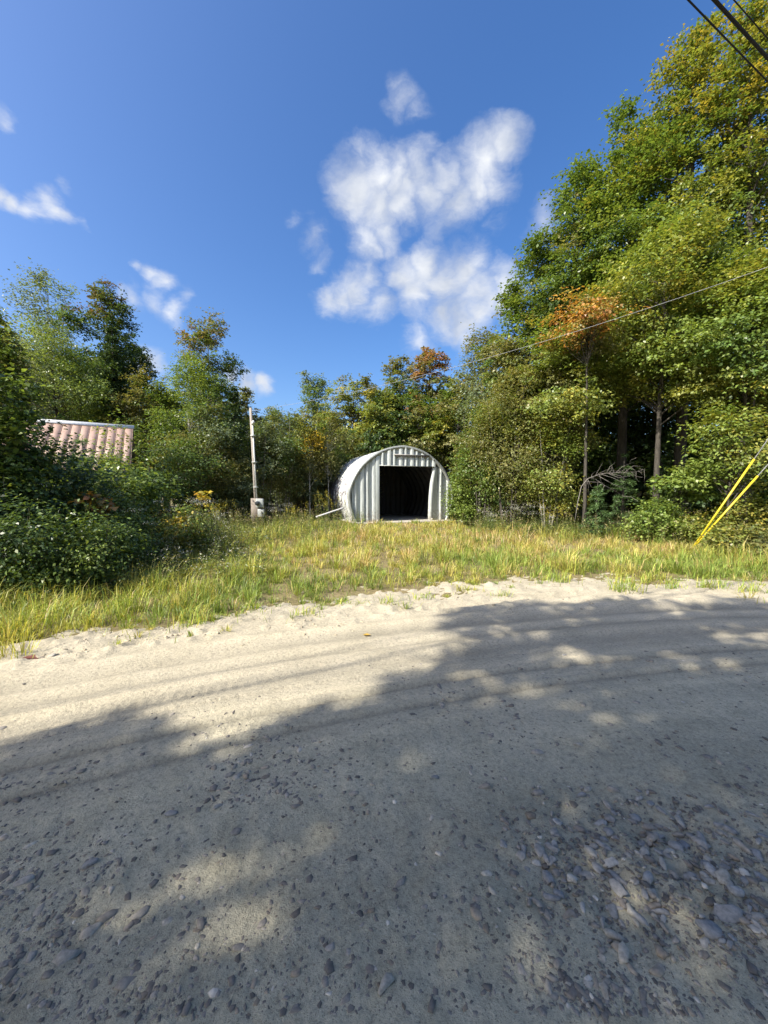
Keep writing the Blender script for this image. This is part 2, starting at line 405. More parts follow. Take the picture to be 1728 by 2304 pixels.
def stone_shape(n, rng, sub=True):
    th = np.sort((np.arange(n) + rng.uniform(-.3, .3, n))*2*math.pi/n)
    rr = rng.uniform(.62, 1.2, n)
    el = np.stack([np.cos(th)*rr, np.sin(th)*rr*rng.uniform(.55, .9)], -1)
    rings = [(-.55, .85), (.05, 1.0), (.36, .72 + rng.uniform(-.1, .1))]
    v = [np.concatenate([el*s, np.full((n, 1), z) + rng.uniform(-.06, .06, (n, 1))], 1) for z, s in rings]
    v.append(np.array([[rng.uniform(-.15, .15), rng.uniform(-.1, .1), .44 + rng.uniform(-.04, .1)]]))
    v = np.concatenate(v); j = np.arange(n); q = []
    for k in range(2):
        q.append(np.stack([k*n+j, k*n+(j+1) % n, (k+1)*n+(j+1) % n, (k+1)*n+j], -1))
    t = np.stack([2*n+j, 2*n+(j+1) % n, np.full(n, 3*n)], -1)
    return v, np.concatenate(q), t

def scatter_stones():
    rng = np.random.default_rng(5)
    protos = []
    for k in range(12):
        v, q, t = stone_shape(6 + k % 3, rng); protos.append(mesh_arrays('stone', v, [q, t], M['stone'] if k < 8 else M['loose']))
    # explicit stones seen in the photograph: px, py, half length m, lift, turn
    spots = [(1640,2100,.050,.2,.2),(1600,2138,.042,.3,.1),(1625,2010,.034,.4,.6),(1090,1802,.026,.4,.2),(1212,1815,.024,.4,.1),(868,2282,.026,.5,.9),(1575,1915,.028,.6,1.2),
             (1463,1920,.026,.4,.8),(1330,1945,.027,.4,.5),(1375,1975,.024,.3,.3),(1430,1862,.024,.4,.2),(1462,1882,.026,.4,.1),(1525,1903,.020,.5,.1),(1352,1880,.026,.5,.4),(1368,1905,.020,.5,.3),
             (1448,1960,.024,.3,1),(1500,1955,.020,.4,.4),(1590,1975,.025,.4,.2),(1550,2005,.022,.5,.3),(390,1864,.024,.5,.2),(492,1850,.016,.5,.8),(205,1975,.026,.4,.7),(60,2010,.034,.2,.3),
             (315,2085,.034,.1,.8),(250,2085,.030,.1,.7),(205,2120,.030,.1,.8),(145,2180,.032,.1,.2),(795,1822,.022,.1,.2),(530,1905,.022,.1,.3),(1460,1505,.02,.6,.2),(1270,1495,.022,.4,.3),
             (1300,1707,.02,.5,.1),(1210,1722,.03,.2,.2),(1213,2085,.026,.1,2.2),(1280,2108,.024,.2,.4),(900,2030,.022,.1,.5),(1255,2005,.024,.1,.3),(1095,2010,.02,.1,.2),(600,1690,.018,.5,.2),
             (980,1785,.02,.5,.2),(1480,2245,.03,.1,.5),(1400,2200,.028,.1,.9),(285,2250,.026,.1,.4),(540,2175,.02,.1,.4),(120,1500,.03,.5,.4),(150,1492,.02,.5,.3),(95,1496,.02,.4,.2)]
    out = []
    for px, py, s, lift, turn in spots:
        p = gp(px, py); out.append((p[0], p[1], s*1.2, lift, turn))
    # more, dense where the gravel is exposed
    tries = 0
    while len(out) < 300 and tries < 20000:
        tries += 1
        px = rng.uniform(0, 1728); py = rng.uniform(1480, 2304)
        p = gp(px, py)
        dens = gravel_amount(p[0], p[1])*smooth(.47, .62, fbm(np.array(p[0]*1.6), np.array(p[1]*1.6), 3, 81))
        r = math.hypot((p[0]-RUB[0])/.62, (p[1]-RUB[1])/.34)
        inside = math.exp(-r**4)
        if rng.random() > max(dens*.8, inside*.5): continue
        s = rng.uniform(.011, .024) if inside < .3 else rng.uniform(.012, .028)
        out.append((p[0], p[1], s*(1 + .12*p[1]), rng.uniform(.25, .6) if inside > .3 else rng.uniform(-.12, .06), rng.uniform(0, 3.1)))
    X = np.array([o[0] for o in out]); Y = np.array([o[1] for o in out]); Z = road_z(X, Y)
    for (x, y, s, lift, turn), z in zip(out, Z):
        o = obj('stone', protos[rng.integers(8, 12) if lift > .15 else rng.integers(8)], road, (x, y, z + s*.55*(lift - .12)))
        o.scale = (s*rng.uniform(.9, 1.25), s*rng.uniform(.75, 1.0), s*rng.uniform(.5, .8)); o.rotation_euler = (rng.uniform(-.25, .25), rng.uniform(-.25, .25), turn)
    # the small pebbles
    n = 60000
    px = rng.uniform(-250, 1980, n); py = 1400 + 950*rng.random(n)**.8
    P = np.array([gp(a, b) for a, b in zip(px, py)])
    dens = gravel_amount(P[:, 0], P[:, 1])*smooth(.38, .62, fbm(P[:, 0]*1.6, P[:, 1]*1.6, 3, 81)) + .26*gravel_amount(P[:, 0], P[:, 1]) + .012
    inside = np.exp(-np.hypot((P[:, 0]-RUB[0])/.66, (P[:, 1]-RUB[1])/.38)**4)
    keep = rng.random(n) < np.maximum(dens*.27, inside*.34); P = P[keep]; ins = inside[keep]; n = len(P)
    s = ((.0026 + .0085*rng.random(n)**1.7)*(1 + .20*P[:, 1]))*(1 + .9*(rng.random(n) < .14))
    th = rng.uniform(0, 6.28, n); zz = road_z(P[:, 0], P[:, 1])
    cols = np.array([(.18, .165, .145), (.235, .215, .19), (.20, .175, .15), (.30, .275, .24), (.31, .255, .19), (.42, .38, .31), (.58, .53, .45)])
    ci = rng.choice(7, n, p=[.26, .24, .18, .13, .1, .06, .03])
    V = []; Q = []; T = []; CQ = []; CT = []; base = 0
    for k in range(8):
        sel = np.where(np.arange(n) % 8 == k)[0]; v, q, t = stone_shape(5, rng); nv = len(v)
        vv = v[None]*np.stack([s[sel], s[sel]*rng.uniform(.6, 1, len(sel)), s[sel]*rng.uniform(.35, .7, len(sel))], -1)[:, None]
        c, sn = np.cos(th[sel])[:, None], np.sin(th[sel])[:, None]
        x = vv[..., 0]*c - vv[..., 1]*sn; y = vv[..., 0]*sn + vv[..., 1]*c
        lift = np.where(ins[sel] > .3, rng.uniform(0, .3, len(sel)), rng.uniform(-.18, .10, len(sel)))*s[sel]
        V.append(np.stack([x + P[sel, 0, None], y + P[sel, 1, None], vv[..., 2] + (zz[sel] + lift)[:, None]], -1).reshape(-1, 3))
        off = (base + np.arange(len(sel))*nv)[:, None, None]
        Q.append((q[None] + off).reshape(-1, 4)); T.append((t[None] + off).reshape(-1, 3))
        cc = cols[ci[sel]]*rng.uniform(.55, 1.1, (len(sel), 1))
        CQ.append(np.repeat(cc, len(q), 0)); CT.append(np.repeat(cc, len(t), 0)); base += len(sel)*nv
    me = mesh_arrays('pebbles', np.concatenate(V), [np.concatenate(Q), np.concatenate(T)], M['pebble'], np.concatenate(CQ + CT))
    tag(obj('gravel', me, road), kind='stuff')
    k = 2600; px = rng.uniform(-100, 1830, k); py = rng.uniform(1318, 1530, k); P = np.array([gp(a, b) for a, b in zip(px, py)])
    d = road_d(P[:, 0], P[:, 1]); keep = (d > 3.9) & (rng.random(k) < smooth(.42, .6, fbm(P[:, 0]*2.1, P[:, 1]*2.1, 3, 140))); P = P[keep]; k = len(P)
    zz = road_z(P[:, 0], P[:, 1]); v, q, t = stone_shape(5, rng); nv = len(v); sc = .006 + .022*rng.random(k)**2.2
    vv = v[None]*np.stack([sc*rng.uniform(.8, 1.5, k), sc*rng.uniform(.6, 1, k), sc*rng.uniform(.5, .9, k)], -1)[:, None]; th = rng.uniform(0, 6.28, k); c, sn = np.cos(th)[:, None], np.sin(th)[:, None]
    V = np.stack([vv[..., 0]*c - vv[..., 1]*sn + P[:, 0, None], vv[..., 0]*sn + vv[..., 1]*c + P[:, 1, None], vv[..., 2] + zz[:, None]], -1).reshape(-1, 3)
    off = (np.arange(k)*nv)[:, None, None]; cc = np.array([(.44, .38, .27), (.36, .31, .22), (.20, .16, .11), (.30, .27, .22)])[rng.choice(4, k, p=[.5, .3, .08, .12])]
    me = mesh_arrays('crumbs', V, [(q[None] + off).reshape(-1, 4), (t[None] + off).reshape(-1, 3)], M['pebble'], np.concatenate([np.repeat(cc, len(q), 0), np.repeat(cc, len(t), 0)]))
    tag(obj('sand_crumbs', me, road), kind='stuff')
    print('pebbles', n, 'stones', len(out))
scatter_stones()

# ------------------------------------------------------------------ arched metal shed
def metal(name, base, rust=None, peel=None, rough=.45, metallic=.35, scale=3.0, streak=True, inner=False):
    m, nt, p = new_mat(name); tc = nt.nodes.new('ShaderNodeTexCoord'); g = tc.outputs['Object']; L = nt.links
    mp = nt.nodes.new('ShaderNodeMapping'); mp.inputs['Scale'].default_value = (6, 6, .7) if streak else (1, 1, 1); L.new(g, mp.inputs[0])
    n = nz(nt, scale, 6, .65, mp.outputs[0]); k = ramp(nt, n.outputs['Fac'], [(.3, (.72, .74, .74)), (.6, (1.08, 1.08, 1.06))]).outputs[0]
    c = mixc(nt, 1.0, base, k, 'MULTIPLY')
    if rust:
        n2 = nz(nt, 2.0, 8, .7, g); r = ramp(nt, n2.outputs['Fac'], [(.52, (0, 0, 0)), (.68, (1, 1, 1))]).outputs[0]
        c = mixc(nt, r, c, rust)
    if peel: c = peel(nt, g, c)
    if inner:   # painted outside, steel inside coloured near black to stand in for interior shade
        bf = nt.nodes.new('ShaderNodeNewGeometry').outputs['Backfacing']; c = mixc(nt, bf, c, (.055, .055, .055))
    L.new(c, p.inputs['Base Color']); p.inputs['Roughness'].default_value = rough; p.inputs['Metallic'].default_value = metallic
    bump(nt, p, n.outputs['Fac'], .12, .01); return m
def foot_grime(nt, g, c):
    sx = nt.nodes.new('ShaderNodeSeparateXYZ'); nt.links.new(g, sx.inputs[0]); n = nz(nt, 7, 6, .7, g)
    mz = nt.nodes.new('ShaderNodeMapRange'); mz.inputs[1].default_value = .0; mz.inputs[2].default_value = .9; mz.inputs[3].default_value = .22; mz.inputs[4].default_value = -.12; nt.links.new(sx.outputs['Z'], mz.inputs[0])
    a = nt.nodes.new('ShaderNodeMath'); nt.links.new(n.outputs['Fac'], a.inputs[0]); nt.links.new(mz.outputs[0], a.inputs[1])
    return mixc(nt, ramp(nt, a.outputs[0], [(.48, (0, 0, 0)), (.72, (.75, .75, .75))]).outputs[0], c, (.24, .20, .15))
M['zinc'] = metal('galvanised_sheet', (.56, .60, .59), rough=.45, metallic=.05, peel=foot_grime)
M['zinc_dark'] = metal('galvanised_edge', (.36, .38, .37), rough=.5, metallic=.3)
M['track'] = metal('rusty_track', (.30, .29, .28), rust=(.20, .13, .09), rough=.7, metallic=.2)
def peel_white(nt, g, c):
    sx = nt.nodes.new('ShaderNodeSeparateXYZ'); nt.links.new(g, sx.inputs[0])
    n = nz(nt, 4.5, 8, .75, g)
    # paint has flaked most on the far and lower part of the side
    ma = nt.nodes.new('ShaderNodeMapRange'); ma.inputs[1].default_value = .4; ma.inputs[2].default_value = 4.8; ma.inputs[3].default_value = -.12; ma.inputs[4].default_value = .10
    nt.links.new(sx.outputs['Y'], ma.inputs[0])
    mz = nt.nodes.new('ShaderNodeMapRange'); mz.inputs[1].default_value = 3.4; mz.inputs[2].default_value = 1.6; mz.inputs[3].default_value = -.14; mz.inputs[4].default_value = .05
    nt.links.new(sx.outputs['Z'], mz.inputs[0])
    a = nt.nodes.new('ShaderNodeMath'); nt.links.new(n.outputs['Fac'], a.inputs[0]); nt.links.new(ma.outputs[0], a.inputs[1])
    b = nt.nodes.new('ShaderNodeMath'); nt.links.new(a.outputs[0], b.inputs[0]); nt.links.new(mz.outputs[0], b.inputs[1])
    r = ramp(nt, b.outputs[0], [(.495, (0, 0, 0)), (.525, (1, 1, 1))]).outputs[0]
    return mixc(nt, r, c, (.15, .135, .15))
M['inner_shade_steel'] = metal('shade_dark_inner_steel', (.05, .05, .05), rust=(.04, .03, .025), rough=.8, metallic=0)  # back wall steel, interior shade put into its dark colour
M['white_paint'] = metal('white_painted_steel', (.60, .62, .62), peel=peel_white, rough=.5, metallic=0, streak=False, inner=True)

def mat_concrete(name, c0, c1):
    m, nt, p = new_mat(name); g = geo_pos(nt); n = nz(nt, 8, 6, .7, g)
    nt.links.new(ramp(nt, n.outputs['Fac'], [(.3, c0), (.7, c1)]).outputs[0], p.inputs['Base Color']); p.inputs['Roughness'].default_value = .9
    bump(nt, p, n.outputs['Fac'], .3, .01); return m
M['concrete'] = mat_concrete('concrete', (.30, .28, .24), (.46, .43, .37))

PROF = np.array([(.86, 0), (.93, .10), (.97, .2), (1, .34), (.985, .42), (.955, .49), (.90, .575), (.845, .65), (.77, .725), (.68, .79), (.56, .86), (.43, .92), (.30, .957), (.17, .983), (0, 1.0)])
HW, HT = 2.80, 3.70
def arch_pts(n=33, s=1.0):
    # evenly spaced points right round the arch
    r = np.concatenate([PROF*[-1, 1], (PROF[:-1])[::-1]])*[HW*s, HT]
    r[:, 1] *= 1 if s == 1 else 1 - (1-s)*HW/HT
    seg = np.r_[0, np.cumsum(np.linalg.norm(np.diff(r, axis=0), axis=1))]
    t = np.linspace(0, seg[-1], n)
    p = np.stack([np.interp(t, seg, r[:, 0]), np.interp(t, seg, r[:, 1])], -1)
    q = p.copy(); q[1:-1] = .25*p[:-2] + .5*p[1:-1] + .25*p[2:]; return q
def arch_top(u, inset=.04):
    p = arch_pts(161, 1 - inset/HW); p = p[20:-20]
    return np.interp(u, p[:, 0], p[:, 1])
SH_A = math.radians(20.5)
SH_C = np.array([.96, 18.85, .0])
shed = thing('arched_shed', 'white arched metal shed with open doorway at the end of the grass', 'shed', SH_C, SH_A)
def build_shed():
    rng = np.random.default_rng(3)
    LEN, NP = 5.6, 9
    pl = LEN/NP
    A = arch_pts(41)
    T = np.gradient(A, axis=0); T /= np.linalg.norm(T, axis=1)[:, None]; Nn = np.stack([-T[:, 1], T[:, 0]], -1)
    dep = .085
    prof = [(0, 0), (.20, 0), (.30, -dep), (.70, -dep), (.80, 0), (1.0, 0)]
    for k in range(NP):
        V = []
        for a, off in prof:
            P = A + Nn*off + (0.004 if k % 2 else 0)*Nn
            y = .10 + (k + a)*pl + (.01 if a == 1.0 else 0)
            V.append(np.stack([P[:, 0], np.full(len(P), y), P[:, 1]], -1))
        V = np.array(V); r, c = V.shape[:2]; i = np.arange(r-1)[:, None]*c + np.arange(c-1)[None]
        f = np.stack([i, i+1, i+c+1, i+c], -1).reshape(-1, 4)
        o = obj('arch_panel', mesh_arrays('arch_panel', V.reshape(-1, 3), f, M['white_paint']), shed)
    # flat rim closing the front arch
    A0, A1 = arch_pts(61, 1.012), arch_pts(61, .962)
    V = np.concatenate([np.stack([P[:, 0], np.full(61, y), P[:, 1]], -1) for P, y in ((A0, .12), (A0, -.03), (A1, -.03), (A1, .12))])
    f = []
    for k in range(4):
        a, b = k*61, ((k+1) % 4)*61; i = np.arange(60); f.append(np.stack([a+i, a+i+1, b+i+1, b+i], -1))
    obj('front_rim', mesh_arrays('front_rim', V, np.concatenate(f), M['zinc_dark']), shed)
    bm_ = Tubes(); bm_.add([(0, -.012, 0), (0, 0, 0)], [.014, .018], 8); bolt = bm_.mesh('bolt', M['track'])
    Am = arch_pts(31, .987)
    for p_ in Am[1:-1]: obj('bolt', bolt, shed, (p_[0], -.030, p_[1]))
    # ribbed sheets of the front
    DL, DR, DH = -1.25, 1.63, 2.72
    def sheet(name, u0, u1, zb, y0, per=.30, skew=0, mat='zinc', zt=None):
        us = [u0]; u = u0; ys = [0]; lev = 0
        seq = [(.34, 0), (.10, -.085), (.40, 0), (.16, .085)]
        pts = []; k = 0; x = u0; off = 0
        while x < u1 - 1e-6:
            pts.append((x, off)); w, dy = seq[k % 4]; x = x + w*per; off += dy; k += 1
        pts.append((u1, pts[-1][1]))
        U = np.array([p[0] for p in pts]); O = np.array([p[1] for p in pts])
        top = arch_top(np.clip(U, -2.66, 2.66)) if zt is None else np.full(len(U), zt)
        rows = np.linspace(0, 1, 7)
        V = np.stack([np.stack([U + skew*(1-t), y0 + O + 0*U, zb + (top - zb)*t], -1) for t in rows])
        r, c = V.shape[:2]; i = np.arange(r-1)[:, None]*c + np.arange(c-1)[None]
        f = np.stack([i, i+1, i+c+1, i+c], -1).reshape(-1, 4)
        return obj(name, mesh_arrays(name, V.reshape(-1, 3), f, M[mat]), shed)
    for u0, u1 in ((-2.60, -2.03), (-2.02, -1.46)): sheet('wall_sheet', u0, u1, .02, .10, .285)
    for k in range(5): sheet('header_sheet', DL - .02 + k*.60, DL - .02 + (k+1)*.60 - .006, DH, .055 + .004*(k % 2), .30)
    for u0, u1 in ((1.90, 2.30), (2.31, 2.62)): sheet('wall_sheet', u0, u1, .02, .10, .285)
    # door posts, lintel strip, broken door track
    pt = float(arch_top(DL - .19)) - .02
    b = Boxes().box((DL - .095, .05, pt/2), (.19, .10, pt)); bevel(obj('door_post', b.mesh('door_post', M['zinc']), shed), .008)
    V = []
    for z, u in ((0, 1.40), (.5, 1.405), (1.2, 1.43), (1.9, 1.50), (2.3, 1.57), (2.72, 1.64)):
        V.append([(u, .02, z), (u + .17, -.012, z), (u + .26, .10, z), (u + .5, .10, z), (u + .5, .13, z), (u, .13, z)])
    V = np.array(V); r, c = V.shape[:2]; i = np.arange(r-1)[:, None]*c + np.arange(c)[None]; j = np.arange(r-1)[:, None]*c + (np.arange(c)[None]+1) % c
    obj('bent_door_post', mesh_arrays('bent_door_post', V.reshape(-1, 3), np.stack([i, j, j+c, i+c], -1).reshape(-1, 4), M['zinc']), shed)
    b = Boxes().box(((DL+DR)/2, .03, DH + .005), (DR-DL+.04, .12, .035)); obj('lintel', b.mesh('lintel', M['zinc_dark']), shed)
    tr = obj('door_track', Boxes().box((.42, -.055, 3.26), (1.90, .045, .05)).mesh('door_track', M['track']), shed)
    u = np.linspace(-.50, 1.34, 93); zz = 3.20 - .055*np.abs(np.sin((u+.5)*math.pi/.36))**.7
    V = np.concatenate([np.stack([u, np.full(93, y), z], -1) for y, z in ((-.03, np.full(93, 3.24)), (-.03, zz), (-.045, zz), (-.045, np.full(93, 3.24)))])
    f = [np.stack([a*93+np.arange(92), a*93+np.arange(92)+1, ((a+1) % 4)*93+np.arange(92)+1, ((a+1) % 4)*93+np.arange(92)], -1) for a in range(4)]
    obj('scalloped_strip', mesh_arrays('scalloped_strip', V, np.concatenate(f), M['track']), tr)
    for x in (-1.36, 1.56):
        obj('post_foot', Boxes().box((x, -.03, .07), (.10, .05, .14)).mesh('post_foot', M['concrete']), shed)
    # closed ribbed back wall and the slab
    us = []; x = -2.55; k = 0; off = 0
    while x < 2.55:
        us.append((x, off)); w, dy = [(.13, 0), (.04, -.05), (.13, 0), (.04, .05)][k % 4]; x += w; off += dy; k += 1
    U = np.array([p[0] for p in us]); O = np.array([p[1] for p in us])
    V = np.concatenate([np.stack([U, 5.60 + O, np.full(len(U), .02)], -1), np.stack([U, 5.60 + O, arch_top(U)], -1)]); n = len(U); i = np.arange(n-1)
    obj('back_wall', mesh_arrays('back_wall', V, np.stack([i, i+1, i+n+1, i+n], -1), M['inner_shade_steel']), shed)
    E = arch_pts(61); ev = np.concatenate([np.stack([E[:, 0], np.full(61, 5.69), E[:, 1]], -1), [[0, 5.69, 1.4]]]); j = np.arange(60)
    obj('rear_plate', mesh_arrays('rear_plate', ev, np.stack([j, j+1, np.full(60, 61)], -1), M['inner_shade_steel']), shed)
    bevel(obj('floor_slab', Boxes().box((.05, 2.55, -.03), (5.3, 6.3, .14)).mesh('floor_slab', M['concrete']), shed), .02)
build_shed()

# ------------------------------------------------------------------ old building with the rust red metal roof
def mat_roof():
    m, nt, p = new_mat('faded_red_roof_metal'); g = geo_pos(nt)
    mp = nt.nodes.new('ShaderNodeMapping'); mp.inputs['Scale'].default_value = (1.3, 1.3, .6); nt.links.new(g, mp.inputs[0])
    n = nz(nt, 2.2, 7, .7, mp.outputs[0])
    c = ramp(nt, n.outputs['Fac'], [(.30, (.25, .16, .13)), (.46, (.30, .205, .165)), (.6, (.34, .245, .20)), (.75, (.29, .225, .18))]).outputs[0]
    nt.links.new(c, p.inputs['Base Color']); p.inputs['Roughness'].default_value = .6; bump(nt, p, n.outputs['Fac'], .04, .004); return m
M['roof'] = mat_roof()
M['old_board'] = bark('weathered_board', (.16, .13, .11), (.28, .25, .22), 8)
M['ridge'] = metal('white_ridge_metal', (.74, .75, .76), rough=.5, metallic=0)
def build_cabin():
    A = at(75, 950, 14.3); B = np.array([-10.24, 15.85, 4.05]); A[2] = B[2] = 4.08
    d = (B - A); d[2] = 0; ln = np.linalg.norm(d[:2]); rz = math.atan2(d[1], d[0])
    c = thing('metal_roofed_cabin', 'old cabin with faded red metal roof and white ridge behind the thicket', 'cabin', (A[0], A[1], 0), rz)
    pitch = math.radians(38); run = 2.6; x0 = -3.0; W = ln - x0
    zr = 4.08; ze = zr - run*math.tan(pitch); sl = run/math.cos(pitch)
    n = 22; w = W/n
    R = np.array([[1, 0, 0], [0, math.cos(pitch), -math.sin(pitch)], [0, math.sin(pitch), math.cos(pitch)]])
    R2 = np.array([[1, 0, 0], [0, math.cos(pitch), math.sin(pitch)], [0, -math.sin(pitch), math.cos(pitch)]])
    pm = Boxes().box((0, 0, 0), (w - .012, sl, .014)).box((w/2 - .012, 0, .010), (.010, sl, .012)).mesh('roof_panel', M['roof'])
    for side in (-1, 1):
        for k in range(n):
            o = obj('roof_panel', pm, c, (x0 + (k + .5)*w, side*run/2, (zr + ze)/2 + .03 + .003*(k % 2)))
            o.rotation_euler = (pitch if side < 0 else -pitch, 0, 0)
    tp_ = math.tan(pitch); e = .15; V = []
    for x in (x0 - .03, x0 + W + .03):
        V += [(x, -e, zr - e*tp_ + .09), (x, 0, zr + .10), (x, e, zr - e*tp_ + .09), (x, e, zr - e*tp_ + .05), (x, 0, zr + .06), (x, -e, zr - e*tp_ + .05)]
    F = np.array([[0, 6, 7, 1], [1, 7, 8, 2], [2, 8, 9, 3], [3, 9, 10, 4], [4, 10, 11, 5], [5, 11, 6, 0]])
    obj('ridge_cap', mesh_arrays('ridge_cap', np.array(V, float), [F, np.array([[0, 1, 4, 5], [1, 2, 3, 4], [6, 11, 10, 7], [7, 10, 9, 8]])], M['ridge']), c)
    y0 = run - .3
    for s in (-1, 1):
        for k in range(16):
            bw = (W - .4)/16
            obj('wall_board', Boxes().box((x0 + .2 + (k+.5)*bw, s*y0, ze/2 + .1), (bw - .01, .03, ze + .2)).mesh('wall_board', M['old_board']), c)
    for xe in (x0 + .15, ln - .15):
        nb = 14; bw = 2*y0/nb
        for k in range(nb):
            yc = -y0 + (k + .5)*bw; h = zr - (abs(yc) + bw/2)*math.tan(pitch) - .05
            obj('gable_board', Boxes().box((xe, yc, h/2), (.03, bw - .01, h)).mesh('gable_board', M['old_board']), c)
build_cabin()

# ------------------------------------------------------------------ foliage generators
def sample_cols(rng, pal, n, jit=.16):
    cols = np.array([p[0] for p in pal]); w = np.array([p[1] for p in pal], float); w /= w.sum()
    c = cols[rng.choice(len(pal), n, p=w)]
    return (c*1.75 + .008)*(1 + rng.normal(0, jit, (n, 1)))
GREEN = [((.055, .095, .020), 4), ((.075, .115, .022), 4), ((.10, .13, .025), 2)]
DARK = [((.030, .058, .018), 4), ((.042, .070, .020), 3), ((.055, .080, .022), 1)]
YEL = [((.125, .15, .030), 4), ((.165, .17, .034), 3), ((.09, .12, .026), 4), ((.23, .19, .032), .8)]
OLIVE = [((.10, .105, .034), 4), ((.13, .12, .042), 3), ((.075, .095, .028), 3)]
GREY = [((.085, .115, .060), 4), ((.12, .145, .085), 3), ((.065, .09, .04), 2)]
LIME = [((.11, .155, .030), 4), ((.145, .18, .04), 3), ((.08, .12, .022), 3)]
ORANGE = [((.27, .13, .03), 3), ((.21, .095, .035), 2), ((.24, .17, .03), 2), ((.13, .12, .03), 3)]
RUST = [((.17, .085, .04), 3), ((.21, .10, .045), 2), ((.10, .10, .03), 3)]
GOLDISH = [((.165, .155, .03), 3), ((.21, .165, .03), 1), ((.10, .125, .025), 5)]
GOLD = [((.36, .25, .03), 3), ((.28, .23, .03), 3), ((.16, .16, .03), 3)]

def crown_mesh(rng, centers, radii, per, leaf, pal_idx, pals, flat=.5, mid=None, mat='leaf', jit=.16, droop=.25, aspect=.62):
    k = len(centers); n = k*per
    ci = np.repeat(np.arange(k), per)
    outv = norm(centers - (mid if mid is not None else centers.mean(0)))
    NT = 5; tw = rng.normal(0, 1, (k, NT, 3))*np.array([1, 1, .75*flat + .12]) + outv[:, None]*.75; tw = norm(tw)*rng.uniform(.6, 1.25, (k, NT, 1)); tw[..., 2] *= (.35 + .65*min(1, flat*1.4))
    ti = rng.integers(NT, size=n); tt = rng.random(n)**.75; td = tw[ci, ti]
    off = td*(tt*radii[ci]*1.25)[:, None] + rng.normal(0, 1, (n, 3))*(radii[ci]*.15 + .015)[:, None]*np.array([1, 1, .6])
    off[:, 2] -= droop*.5*radii[ci]*tt**2
    c = centers[ci] + off; outv = outv[ci]
    nr = np.array([0, 0, 1.0]) + outv*.40 + rng.normal(0, .5, (n, 3))
    tp = td*.8 + rng.normal(0, .6, (n, 3)); tp[:, 2] -= droop
    L = leaf*rng.uniform(.65, 1.25, n)
    v, f = leaf_quads(c, nr, tp, L, L*aspect*rng.uniform(.85, 1.1, n))
    cc = np.zeros((n, 3))
    base = np.zeros((k, 3))
    for i in range(len(pals)):
        s = pal_idx == i
        if s.any(): base[s] = sample_cols(rng, pals[i], s.sum(), .10)
    cc = base[ci]*.62
    for i in range(len(pals)):
        s = pal_idx[ci] == i
        if s.any(): cc[s] += .38*sample_cols(rng, pals[i], s.sum(), jit)
    cc *= (1 + rng.normal(0, jit, (n, 1)))
    return v, f, np.clip(cc, .008, .8)

